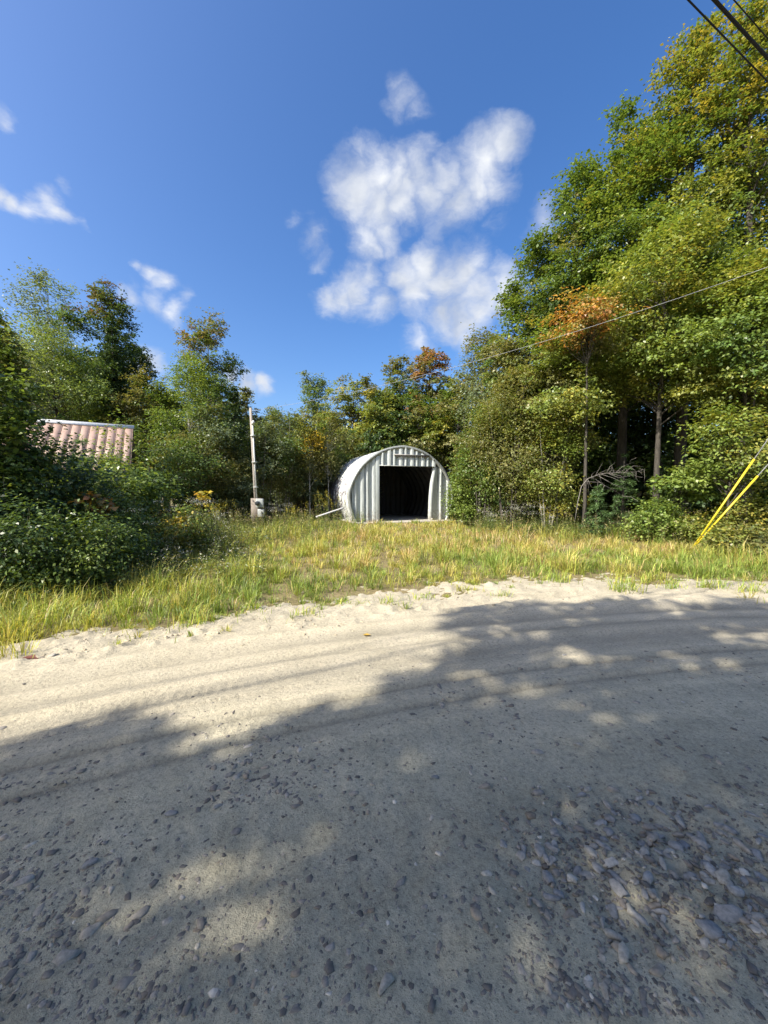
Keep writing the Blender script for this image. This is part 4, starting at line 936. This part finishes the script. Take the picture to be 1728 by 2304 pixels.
def build_grass():
    rng = np.random.default_rng(8)
    pal_y = [((.29, .29, .055), 4), ((.22, .26, .045), 4), ((.36, .32, .09), 2), ((.15, .20, .035), 2)]
    pal_t = [((.36, .265, .11), 4), ((.33, .25, .09), 3), ((.29, .27, .07), 5), ((.40, .32, .19), 2)]
    pal_g = [((.14, .20, .035), 4), ((.19, .25, .045), 4), ((.11, .16, .03), 2)]
    def colours(x, y, n, jit):
        tan = smooth(.38, .60, fbm(x*.6+4, y*.6, 3, 97))*smooth(6.6, 9.4, y)*smooth(-4.0, -.5, x)
        grn = smooth(.45, .62, fbm(x*.9, y*.9+7, 3, 98))*(1-.6*tan)
        cy, ct, cg = (sample_cols(rng, p, n, jit) for p in (pal_y, pal_t, pal_g))
        m1 = rng.random(n) < tan*.62; m2 = (~m1) & (rng.random(n) < grn*.8)
        return np.where(m1[:, None], ct, np.where(m2[:, None], cg, cy))
    # tussocks: blades arching out of shared roots
    n = 9000; y = 3.2 + 15.6*rng.random(n)**1.35; x = rng.uniform(-1, 1, n)*(y*1.10 + 1.0)
    pr, ins, cl = grass_prob(x, y); k = rng.random(n) < pr; x, y, ins, cl = x[k], y[k], ins[k], cl[k]; n = len(x)
    big = smooth(.48, .66, fbm(x*1.3+9, y*1.3, 3, 95))
    th = (.12 + .12*cl + .22*big*rng.random(n))*rng.uniform(.7, 1.35, n)*(.45 + .55*smooth(0, .8, ins))
    th *= 1 + .3*smooth(8, 13, y) - .5*smooth(13, 17.5, y)*(np.abs(x - .8) < 3.6)
    tc = colours(x, y, n, .10)
    nb = np.maximum(6, (22*(1.25 - .03*y)*rng.uniform(.6, 1.4, n)).astype(int)); ti = np.repeat(np.arange(n), nb); m = len(ti)
    a = rng.uniform(0, 6.28, m); r = np.abs(rng.normal(0, .45, m))*th[ti]*.7
    bx = x[ti] + np.cos(a)*r; by = y[ti] + np.sin(a)*r
    h = th[ti]*rng.uniform(.55, 1.3, m); w = rng.uniform(.0044, .0084, m)*(1 + .11*(by - 4))
    lean = np.clip(rng.normal(.55, .28, m), .05, 1.25)
    c = tc[ti]*(1 + rng.normal(0, .16, (m, 1))); alt = rng.random(m) < .12; c[alt] = sample_cols(rng, pal_t, int(alt.sum()), .2)
    P = np.stack([bx, by, np.maximum(ground_z(bx, by), road_z(bx, by, False)) - .012], -1)
    v1, q1, t1, c1 = blades(P, h, w, lean, c, rng, a + rng.normal(0, .5, m))
    # short turf between them
    n = 60000; y = 3.2 + 13*rng.random(n)**1.5; x = rng.uniform(-1, 1, n)*(y*1.10 + 1.0)
    pr, ins, cl = grass_prob(x, y); k = rng.random(n) < pr*.85; x, y = x[k], y[k]; n = len(x)
    P = np.stack([x, y, np.maximum(ground_z(x, y), road_z(x, y, False)) - .01], -1)
    v2, q2, t2, c2 = blades(P, rng.uniform(.04, .13, n), rng.uniform(.005, .008, n)*(1 + .1*(y - 4)), np.clip(rng.normal(.6, .3, n), 0, 1.3), colours(x, y, n, .2)*.9, rng)
    o = len(v1); nq1, nq2 = len(q1), len(q2)
    cc = np.concatenate([c1[:nq1], c2[:nq2], c1[nq1:], c2[nq2:]])
    tag(obj('grass', mesh_arrays('grass', np.concatenate([v1, v2]), [np.concatenate([q1, q2 + o]), np.concatenate([t1, t2 + o])], M['grass'], np.clip(cc*.84, .01, .9))), 'yellow green meadow grass between the road and the shed', 'grass', kind='stuff')
    print('grass blades', nq1, nq2)
    # coarse tufts along the sandy edge
    tufts = [(432,1405,.26,70,'lone green grass tuft standing on the bare sand left of the driveway'),(1405,1335,.30,95,'biggest bright grass tuft at the sandy edge near the mound'),(1255,1310,.27,70,'bright grass tuft just left of the sandy mound'),
             (690,1385,.12,45,'small low grass tuft on the driveway sand'),(870,1365,.15,50,'low grass tuft in the middle of the driveway sand'),(950,1350,.10,35,'little flat tuft beside the driveway middle'),(1130,1345,.12,45,'thin straw tuft left of the mound shadow'),
             (1600,1325,.22,70,'bright tuft at the road edge below the yellow guards'),(1510,1325,.17,50,'smaller tuft beside the edge of the grey road'),(130,1400,.30,90,'long leaved grass tuft at the left foot of the thicket'),(290,1370,.34,110,'tallest grass tuft before the dark thicket'),(40,1425,.28,80,'grass tuft at the frame edge beside the road'),
             (560,1370,.13,45,'small tuft where the meadow meets the sand'),(215,1400,.26,80,'grass tuft between the two long leaved tufts'),(775,1360,.11,40,'tiny tuft among crumbs of sand'),(1685,1335,.2,60,'tuft at the corner of the meadow by the road')]
    for px, py, hh, nb, lab in tufts:
        p = gp(px, py, .03); z = float(max(ground_z(p[0], p[1]), road_z(p[0], p[1])))
        Q = rng.normal(0, .05 + hh*.10, (nb, 2)); PP = np.stack([Q[:, 0]*1.4, Q[:, 1], np.full(nb, -.02)], -1)
        v, q, t, cc = blades(PP, hh*rng.uniform(.55, 1.25, nb), rng.uniform(.006, .010, nb), np.clip(rng.normal(.6, .25, nb), .1, 1.2), sample_cols(rng, pal_g + pal_y[:2], nb, .15), rng)
        tag(obj('grass_tuft', mesh_arrays('grass_tuft', v, [q, t], M['grass'], cc), None, (p[0], p[1], z)), lab, 'grass tuft')
build_grass()

def herbs(rng, P, H, nleaf, leaf, pal, flower=None, fl_n=40, fl_r=.09, spread=.12, aspect=.25):
    """upright leafy stems with pointed leaves; returns stems Tubes, leaf arrays, flower arrays"""
    n = len(P); T = Tubes(); top = P + np.stack([rng.normal(0, spread, n)*H, rng.normal(0, spread, n)*H, H], -1)
    for i in range(n):
        m = (P[i] + top[i])/2 + np.array([rng.normal(0, .02), rng.normal(0, .02), .03])
        T.add([P[i], m, top[i]], [.006, .0045, .002], 3, False)
    s = np.tile(np.linspace(.15, 1.0, nleaf), n); si = np.repeat(np.arange(n), nleaf)
    c = P[si] + (top[si] - P[si])*s[:, None]
    a = np.tile(np.arange(nleaf)*2.4, n) + np.repeat(rng.uniform(0, 6.28, n), nleaf) + rng.normal(0, .3, n*nleaf)
    d = np.stack([np.cos(a), np.sin(a), rng.uniform(-.15, .55, n*nleaf)], -1); k = n*nleaf
    L = leaf*(1.15 - .55*s)*rng.uniform(.7, 1.3, k)
    lv, lf = leaf_quads(c, np.array([0, 0, 1.0]) - d*.3 + rng.normal(0, .35, (k, 3)), d, L, L*aspect)
    lc = sample_cols(rng, pal, k, .2)
    fl = None
    if flower is not None:
        k = n*fl_n; si = np.repeat(np.arange(n), fl_n); g = rng.normal(0, 1, (k, 3))
        if flower == 'gold': off = g*np.array([.55, .55, 1.2])*fl_r; off[:, 2] -= .5*fl_r; cols = [((.42, .33, .03), 3), ((.34, .30, .04), 2), ((.22, .22, .04), 2)]
        elif flower == 'tan': off = g*np.array([.5, .5, 1.1])*fl_r; cols = [((.38, .31, .20), 3), ((.30, .23, .14), 2)]
        else: off = g*np.array([1.1, 1.1, .30])*fl_r; cols = [((.37, .37, .34), 4), ((.30, .29, .25), 2), ((.18, .18, .10), 2)]
        fv, ff = leaf_quads(top[si] + off, g + np.array([0, 0, 1.5]), rng.normal(0, 1, (k, 3)), rng.uniform(.012, .026, k), rng.uniform(.010, .018, k))
        fl = (fv, ff, sample_cols(rng, cols, k, .12))
    return T, (lv, lf, lc), fl
def stuff_herbs(name, label, *a, **k):
    T, (v, f, c), fl = herbs(*a, **k)
    root = thing(name, label, 'weeds'); root['kind'] = 'stuff'
    obj('stems', T.mesh('stems', M['stem']), root); obj('leaves', mesh_arrays('leaves', v, f, M['leaf'], np.clip(c, .005, 1)), root)
    if fl: obj('flowers', mesh_arrays('flowers', fl[0], fl[1], M['petal'], fl[2]), root)
def clump(name, label, px, py, Y, n, H, flower, pal, seed, leaf=.09, r=.28, fl_n=45, fl_r=.08, group=None):
    rng = np.random.default_rng(seed); p = at(px, py, Y); x, y = p[0], Y
    t = thing(name, label, 'plant', (x, y, float(ground_z(np.array(x), np.array(y)))), 0, group)
    P = np.stack([rng.normal(0, r, n), rng.normal(0, r, n), np.zeros(n)], -1)
    T, (v, f, c), fl = herbs(rng, P, H*rng.uniform(.7, 1.15, n), 16, leaf, pal, flower, fl_n, fl_r)
    obj('stems', T.mesh('stems', M['stem']), t); obj('leaves', mesh_arrays('leaves', v, f, M['leaf'], np.clip(c, .005, 1)), t)
    if fl: obj('flowers', mesh_arrays('flowers', fl[0], fl[1], M['petal'], fl[2]), t)['kind'] = 'stuff'
def undergrowth():
    rng = np.random.default_rng(21)
    # the dark thicket on the left: a mass of tall leafy stems
    n = 3600; y = rng.uniform(4.2, 11.5, n); x = rng.uniform(-11.5, -2.0, n)
    te = thicket_edge(x, y); k = te > 0; x, y, te = x[k], y[k], te[k]; n = len(x)
    H = (.30 + .95*smooth(0, 1.5, te))*(.45 + 1.05*smooth(.3, .7, fbm(x*1.5, y*1.5, 3, 130)))*rng.uniform(.6, 1.2, n)
    P = np.stack([x, y, ground_z(x, y)], -1)
    HERB = [((.050, .080, .022), 4), ((.065, .10, .026), 3), ((.038, .062, .02), 3), ((.12, .14, .035), 1.2), ((.16, .14, .06), .5)]
    stuff_herbs('thicket_undergrowth', 'dark green mass of leafy weed stems in the left thicket', rng, P, H, 20, .13, HERB, None, spread=.22)
    n = 900; y = rng.uniform(5.2, 12, n); x = rng.uniform(-7.5, -1.9, n); te2 = thicket_edge(x, y); k = (te2 < .25) & (te2 > -2.2 + .5*rng.random(n)) & (y > 5.9 + .25*(x + 3)) ; x, y = x[k], y[k]; n = len(x)
    stuff_herbs('thicket_fringe', 'lighter flowering weeds between the dark thicket and the meadow', rng, np.stack([x, y, ground_z(x, y)], -1), rng.uniform(.25, .8, n)*(.7 + .6*smooth(7, 10, y)), 16, .09, [((.11, .14, .03), 4), ((.15, .17, .04), 3), ((.08, .11, .03), 3), ((.20, .17, .07), 1)], 'white', 7, .04, .2)
    bush = [(60,1130,5.3,85,[DARK,GREEN],.062,'dark leafy bush at the left frame edge above the roadside grass'),(190,1160,5.7,75,[DARK,GREEN,LIME],.055,'dark bush below the orange leaved seedling'),(255,1200,6.4,44,[GREEN,DARK],.058,'rounded bush at the front corner of the thicket'),
            (365,1185,8.8,38,[LIME,YEL,OLIVE],.08,'lighter bush where the thicket meets the meadow'),(20,1050,6.2,90,[DARK,GREEN],.07,'broad dark bush under the near hazel'),(250,1095,7.2,80,[GREEN,DARK],.062,'mid height bush in the middle of the thicket'),(420,1150,9.2,60,[OLIVE,LIME,GOLD],.08,'yellowish bush at the meadow end of the thicket')]
    for px, top, Y, hw, pal, lf, lab in bush:
        px_tree('thicket_bush', lab, px, top, Y, hw, 1310 if Y < 6 else 1230, pal, leaves=7200, leaf=lf, per=14, seed=sd(), stems=6, trunk_r=.010, cat='shrub', flat=.75, crad=.26, lobes=11, limb_max=30, aspect=.5, shape=.3)
    # weeds along the back of the meadow
    n = 2600; y = rng.uniform(8.5, 17.8, n); x = rng.uniform(-1, 1, n)*(y*1.02)
    front = np.where(x < -1.2, 9.4 + .25*np.abs(x+1.2) + 2.4*smooth(-6, -1.2, x), np.where(x > 2.9, 12.6 - .42*(x - 2.9), 99))
    k = (y > front + rng.normal(0, .6, n)) & ~((x > -2.6) & (x < 4.5) & (y > 15.5)); x, y = x[k], y[k]; n = len(x)
    P = np.stack([x, y, ground_z(x, y)], -1)
    WEED = [((.10, .13, .03), 4), ((.14, .16, .04), 3), ((.16, .15, .05), 2), ((.20, .19, .06), 1)]
    stuff_herbs('meadow_weeds', 'waist high green and straw weeds along the back of the meadow', rng, P, rng.uniform(.35, .85, n), 16, .10, WEED, 'tan', 8, .05)
    # ground cover inside the wood edge
    n = 2600; y = rng.uniform(9, 21, n); x = rng.uniform(3.5, 17, n); k = (y > 13.2 - .36*(x-3)) ; x, y = x[k], y[k]; n = len(x)
    stuff_herbs('wood_undergrowth', 'dark ground cover under the trees of the wood', rng, np.stack([x, y, ground_z(x, y)], -1), rng.uniform(.2, .6, n), 14, .13, [((.05, .08, .02), 3), ((.07, .10, .025), 2)], None)
    GR = [((.11, .15, .03), 3), ((.08, .12, .028), 3)]
    W = 'white asters'
    spec = [('aster_clump', 'white flowered aster clump in front of the young pine', 470, 1130, 8.6, 12, 1.15, 'white', GR, .09),
            ('aster_clump', 'white asters rising from the dark thicket below the roof', 230, 1090, 7.6, 12, 1.55, 'white', GR, .1),
            ('aster_clump', 'white asters beside the orange leaved seedling', 310, 1150, 7.4, 9, 1.15, 'white', GR, .1),
            ('goldenrod_clump', 'goldenrod clump at the end of the thicket, yellow plumes', 430, 1140, 9.6, 14, 1.1, 'gold', GR, .09),
            ('goldenrod_clump', 'goldenrod clump against the left wall of the shed', 738, 1090, 17.2, 26, 1.35, 'gold', GR, .1),
            ('goldenrod_clump', 'low goldenrod between the meter pole and the shed', 655, 1120, 15.0, 14, .8, 'gold', GR, .09),
            ('goldenrod_clump', 'goldenrod plumes left of the meter box', 490, 1110, 12.8, 14, 1.0, 'gold', GR, .09),
            ('aster_clump', 'white asters at the foot of the alders', 1190, 1150, 12.6, 16, .95, 'white', GR, .09),
            ('aster_clump', 'pale asters below the alder by the shed', 1100, 1160, 13.4, 12, .8, 'white', GR, .09),
            ('aster_clump', 'pale flower heads behind the meter box', 625, 1130, 16.0, 18, .9, 'white', GR, .08),
            ('goldenrod_clump', 'goldenrod standing before the fallen bare branch', 1240, 1130, 12.8, 12, .95, 'gold', GR, .09),
            ('weed_clump', 'leafy green weed beside the leaning board', 735, 1150, 14.2, 14, .5, None, GR, .12),
            ('weed_clump', 'dark leafy weed alone in the meadow left of the driveway', 590, 1190, 10.8, 10, .5, None, [((.05, .085, .02), 1)], .13),
            ('weed_clump', 'green weeds at the left foot of the shed front', 800, 1150, 17.4, 12, .6, None, GR, .12)]
    for i, (nm, lab, px, py, Y, n, H, fl, pal, lf) in enumerate(spec):
        clump(nm, lab, px, py, Y, n, H, fl, pal, 300 + i, lf, .30 if n < 20 else .5)
    # the yellow leaved bramble round the guy anchor
    p = at(1600, 1150, 10.2)
    for k, (px, top, Y, hw, pal, lab) in enumerate(((1560, 1165, 10.9, 62, [YEL, GOLDISH, LIME], 'yellow leaved bramble round the foot of the guy guards'), (1690, 1120, 10.6, 80, [YEL, GOLDISH, OLIVE], 'golden bramble at the frame edge behind the guy guards'),
                                                   (1480, 1125, 11.2, 60, [LIME, GREEN], 'green bramble left of the guy guards'), (1655, 1195, 8.9, 50, [OLIVE, GOLDISH], 'straw coloured low bramble before the guy guards'))):
        px_tree('bramble_bush', lab, px, top, Y, hw, 1235, pal, leaves=6500, leaf=.072, per=16, seed=sd(), stems=5, trunk_r=.01, cat='shrub', flat=.6, crad=.26, lobes=8, limb_max=25, aspect=.8)
    # near leafy boughs at the left frame edge
    px_tree('hazel_shrub', 'near hazel with large yellow green leaves at the left frame edge', -10, 860, 6.6, 75, 1130, [LIME, GREEN, DARK], leaves=7000, leaf=.095, per=16, seed=sd(), stems=5, trunk_r=.02, cat='shrub', flat=.5, crad=.4, lobes=9, aspect=.8, weights=[3, 3, 3])
    px_tree('hazel_shrub', 'dark hazel under the red roof in the thicket', 120, 1010, 7.4, 115, 1190, [DARK, GREEN], leaves=9000, leaf=.08, per=18, seed=sd(), stems=6, trunk_r=.018, cat='shrub', flat=.6, crad=.45, lobes=9, aspect=.7)
    px_tree('apple_sapling', 'thin sapling with sparse round leaves before the roof end', 262, 945, 10.5, 45, 1080, [LIME, YEL, GREEN], leaves=900, leaf=.085, per=8, seed=sd(), trunk_r=.018, flat=.8, crad=.3, lobes=6, aspect=.8)
    px_tree('leafy_shrub', 'mid green shrub closing the gap under the roof edge', 230, 1040, 9.2, 110, 1150, [GREEN, DARK, LIME], leaves=9000, leaf=.095, per=18, seed=sd(), stems=5, trunk_r=.018, cat='shrub', flat=.7, crad=.42, lobes=9)
    px_tree('maple_seedling', 'maple seedling with orange leaves in the dark thicket', 212, 1118, 6.9, 22, 1150, [ORANGE], leaves=90, leaf=.13, per=9, seed=sd(), trunk_r=.008, flat=.35, crad=.16, lobes=3, aspect=.95, limb_max=8)
    px_tree('maple_seedling', 'small seedling with orange yellow leaves above the goldenrod', 455, 1112, 9.9, 16, 1135, [ORANGE, GOLD], leaves=90, leaf=.10, per=9, seed=sd(), trunk_r=.008, flat=.35, crad=.16, lobes=3, aspect=.9, limb_max=8)
undergrowth()

# ------------------------------------------------------------------ meter pole, wires, guards, board, branch
M['pole_wood'] = bark('weathered_pole', (.26, .21, .16), (.42, .37, .31), 9)
M['pvc'] = mat_concrete('grey_conduit', (.55, .56, .56), (.66, .67, .66))
M['meter_grey'] = metal('grey_meter_enamel', (.42, .44, .44), rough=.5, metallic=.1)
M['wire'] = mat_concrete('black_cable', (.012, .012, .013), (.02, .02, .022))
M['strand'] = mat_concrete('steel_strand', (.30, .31, .33), (.42, .43, .45))
m, nt, p = new_mat('dial_glass'); p.inputs['Base Color'].default_value = (.05, .055, .06, 1); p.inputs['Roughness'].default_value = .08; M['dial'] = m
m, nt, p = new_mat('yellow_guard_plastic'); n = nz(nt, 6, 4, .6); nt.links.new(ramp(nt, n.outputs['Fac'], [(.3, (.50, .38, .02)), (.6, (.66, .52, .03)), (.8, (.60, .50, .12))]).outputs[0], p.inputs['Base Color']); p.inputs['Roughness'].default_value = .4; M['yellow'] = m
M['meter_pole_wood'] = bark('silvered_pole', (.24, .21, .18), (.38, .35, .31), 9)
def meter_pole():
    Y = 15.0; b = at(579, 1180, Y); top = at(564, 918, Y); bx, by = b[0], Y
    t = thing('meter_pole', 'slim weathered wooden pole with grey conduit and electric meter boxes', 'pole', (bx, by, 0))
    dx = (top[0] - bx); h = top[2]
    T = Tubes(); T.add([(0, 0, -.2), (dx*.5, 0, h*.5), (dx, 0, h)], [.064, .058, .05], 10); obj('post', T.mesh('post', M['meter_pole_wood']), t)
    def off(z): return dx*z/h
    zc0, zc1 = 1.15, h - .62
    T = Tubes(); T.add([(off(zc0) + .065, -.075, zc0), (off(zc1) + .06, -.07, zc1)], .026, 8); obj('conduit', T.mesh('conduit', M['pvc']), t)
    T = Tubes(); T.add([(off(zc1) + .07, -.09, zc1 - .03), (off(zc1) + .075, -.10, zc1 + .07), (off(zc1) + .11, -.13, zc1 + .09), (off(zc1) + .15, -.15, zc1 + .03)], [.045, .05, .045, .04], 8); obj('weather_head', T.mesh('weather_head', M['pvc']), t)
    for z in (zc1 - .45, (zc0 + zc1)/2, zc0 + .5): obj('pipe_strap', Boxes().box((off(z) + .06, -.09, z), (.18, .10, .035)).mesh('pipe_strap', M['meter_grey']), t)
    obj('backboard', Boxes().box((.02, -.125, .75), (.42, .03, .95)).mesh('backboard', M['old_board']), t)
    mb = bevel(obj('meter_box', Boxes().box((.18, -.21, 1.04), (.28, .14, .33)).mesh('meter_box', M['meter_grey']), t), .012)
    T = Tubes(); T.add([(.12, -.27, 1.04), (.12, -.37, 1.04), (.12, -.39, 1.04)], [.085, .085, .06], 16); obj('meter_dial', T.mesh('meter_dial', M['dial']), mb)
    T = Tubes(); T.add([(.12, -.275, 1.04), (.12, -.295, 1.04)], [.10, .10], 16); obj('dial_ring', T.mesh('dial_ring', M['meter_grey']), mb)
    bevel(obj('breaker_box', Boxes().box((.22, -.20, .66), (.24, .12, .30)).mesh('breaker_box', M['meter_grey']), t), .012)
    T = Tubes(); T.add([(.26, -.27, .72), (.32, -.36, .45), (.44, -.36, .15), (.5, -.3, 0)], .018, 6); obj('cable', T.mesh('cable', M['wire']), t)
    return np.array([bx + dx, by, h - .12])
def sag(a, b, s, n=28):
    t = np.linspace(0, 1, n)[:, None]; p = a + (b - a)*t; p[:, 2] -= (4*s*t*(1-t))[:, 0]; return p
def wires():
    tip = meter_pole()
    PX, PY = 11.5, 7.8
    t = thing('utility_pole', 'utility pole out of view holding the power lines', 'pole', (PX, PY, 0))
    T = Tubes(); T.add([(0, 0, -.3), (0, 0, 5), (0, 0, 10.6)], [.17, .15, .12], 12); obj('post', T.mesh('post', M['pole_wood']), t)
    obj('crossarm', Boxes().box((0, 0, 9.9), (.12, 2.2, .12)).mesh('crossarm', M['pole_wood']), t)
    a = tip + np.array([0, -.02, 0]); b = np.array([PX, PY, 7.35])
    def line(name, lab, pts, r, mat, cat='wire'):
        T = Tubes(); T.add(pts, r, 6); tag(obj(name, T.mesh(name, M[mat])), lab, cat)
    line('service_drop', 'thin grey service wire sagging from the meter pole up across the wood', sag(a, b, .55), .0042, 'strand')
    # lines along the road, passing overhead at the upper right corner
    for p0, p1, Z, r, lab in (((1553, 0), (1728, 182), 6.5, .0085, 'leftmost thin power line crossing the upper corner'), ((1612, 0), (1728, 128), 6.2, .016, 'thickest black cable crossing the upper corner'), ((1655, 0), (1728, 84), 6.5, .006, 'thinnest power line at the very corner')):
        q0 = gp(*p0, Z); q1 = gp(*p1, Z); d = (q1 - q0)/np.linalg.norm(q1 - q0)
        s0 = (q0[0] + 9.0)/d[0]; s1 = (12.5 - q0[0])/d[0]
        A = q0 - d*s0; B = q0 + d*s1; line('power_line', lab, sag(A + np.array([0, 0, .1]), B + np.array([0, 0, .1]), .12), r, 'wire')
    anc = np.array([7.72, 9.6, 0.0])
    for (px, py), lab in (((1697, 1033), 'guy wire in upper steeper yellow plastic guard beside the wood'), ((1705, 1071), 'guy wire in lower flatter yellow plastic guard above the bramble')):
        best = min(np.linspace(8.4, 9.6, 60), key=lambda yy: abs((anc[1] - yy)/(at(px, py, yy)[0] - anc[0] + 1e-6) - (anc[1] - PY)/(PX - anc[0])))
        e = at(px, py, best); d = (e - anc); k = (PX - anc[0])/d[0]
        t = thing('guy_wire', lab, 'guy wire', tuple(anc))
        T = Tubes(); T.add([d*-.03, d*.5, d], [.020, .022, .024], 10); obj('guard', T.mesh('guard', M['yellow']), t)
        T = Tubes(); T.add([d*.98, d*k*.6, d*k*.985], .011, 6); obj('strand', T.mesh('strand', M['strand']), t)
wires()

def small_things():
    rng = np.random.default_rng(99)
    # pale board lying up on the weeds left of the shed
    a = at(712, 1163, 15.4); b = at(772, 1143, 16.0); d = b - a; ln = np.linalg.norm(d); Rm = np.stack([d/ln, norm(np.cross([0, 0, 1.0], d)), norm(np.cross(d, norm(np.cross([0, 0, 1.0], d))))], 1)
    M['grey_board'] = bark('pale_board', (.42, .42, .41), (.58, .58, .57), 10)
    o = obj('loose_board', Boxes().box((0, 0, 0), (ln, .16, .045)).mesh('loose_board', M['grey_board'])); o.location = tuple((a + b)/2)
    from mathutils import Matrix
    o.rotation_euler = Matrix(Rm.tolist()).to_euler(); bevel(o, .006); tag(o, 'pale loose board tilted over the weeds left of the shed', 'board')
    # bare fallen branch in front of the dark hollow
    Y = 12.6
    def q(px, py, dy=0): return at(px, py, Y + dy)
    T = Tubes()
    main = [q(1293, 1175), q(1300, 1130), q(1308, 1095), q(1322, 1077), q(1350, 1067, .1), q(1385, 1063, .2), q(1430, 1062, .3), q(1452, 1055, .35)]
    T.add(main, [.012, .011, .0105, .010, .009, .0075, .005, .0025], 7)
    br = [[(1338,1077),(1360,1092),(1385,1105),(1420,1128)],[(1345,1070),(1380,1090),(1410,1100)],[(1385,1064),(1400,1050),(1425,1040)],[(1405,1063),(1425,1048),(1448,1050)],[(1370,1066),(1392,1075),(1420,1070),(1440,1078)],
          [(1420,1062),(1432,1072),(1445,1074)],[(1360,1092),(1352,1110),(1340,1130),(1330,1150)],[(1322,1078),(1330,1095),(1345,1103),(1370,1100)],[(1400,1116),(1420,1118),(1435,1128)],[(1415,1045),(1420,1035),(1432,1030)],[(1365,1065),(1372,1050),(1385,1040)]]
    root = thing('fallen_branch', 'bare grey forked branch bent over in front of the dark hollow', 'branch', main[0])
    off = np.array(main[0]); TT = Tubes(); TT.add(np.array(main) - off, [.012, .011, .0105, .010, .009, .0075, .005, .0025], 7); obj('limb', TT.mesh('limb', M['twig']), root)
    for l in br:
        k = len(l); P = np.array([q(x, y, .1 + .25*i*rng.uniform(-1, 1)) for i, (x, y) in enumerate(l)]) - off
        TT = Tubes(); TT.add(P, np.linspace(.0065, .0025, k), 5); obj('twig', TT.mesh('twig', M['twig']), root)
    mp = np.array(main) - off
    for i in range(34):
        f = rng.uniform(2.5, 6.9); a = int(f); p0 = mp[a] + (mp[a+1] - mp[a])*(f - a); dv = np.array([rng.uniform(-.2, 1), rng.normal(0, .5), rng.normal(0, .55)]); L_ = rng.uniform(.2, .7)
        TT = Tubes(); TT.add([p0, p0 + dv*L_*.5 + rng.normal(0, .03, 3), p0 + dv*L_ + rng.normal(0, .05, 3)], [.005, .0035, .0015], 4); obj('twig', TT.mesh('twig', M['twig']), root)
    # fallen leaves on the sand
    for px, py, s, c, lab in ((66, 1494, .05, (.16, .05, .03), 'curled dark red leaf on the sandy road edge'), (825, 1438, .028, (.5, .33, .06), 'yellow leaf lying on the sand track'), (410, 1392, .03, (.35, .14, .05), 'orange leaf by the lone grass tuft'), (1385, 1315, .03, (.4, .15, .05), 'orange leaf at the foot of the sandy mound')):
        p = gp(px, py, .03); z = float(road_z(np.array([p[0]]), np.array([p[1]]))[0]); n = 9
        th = np.linspace(0, 2*math.pi, n, endpoint=False); r = s*(1 + .25*np.cos(th*5)); v = np.stack([np.cos(th)*r*1.3, np.sin(th)*r*.8, .012 + .35*np.abs(np.sin(th))*s], -1)
        V = np.concatenate([v, [[0, 0, .006]], v - [0, 0, .0015]]); j = np.arange(n); f = np.stack([j, (j+1) % n, np.full(n, n)], -1)
        mt, nt, pb = new_mat('fallen_leaf_%d' % px); nn = nz(nt, 40, 3); nt.links.new(ramp(nt, nn.outputs['Fac'], [(.3, tuple(x*.6 for x in c)), (.7, c)]).outputs[0], pb.inputs['Base Color'])
        tag(obj('fallen_leaf', mesh_arrays('fallen_leaf', V, f, mt), None, (p[0], p[1], z)), lab, 'leaf')
small_things()
tris = 0; seen = set()
for o in bpy.data.objects:
    if o.type == 'MESH' and o.data.name not in seen:
        seen.add(o.data.name); tris += len(o.data.loops) - 2*len(o.data.polygons)
print('TRIS', tris)
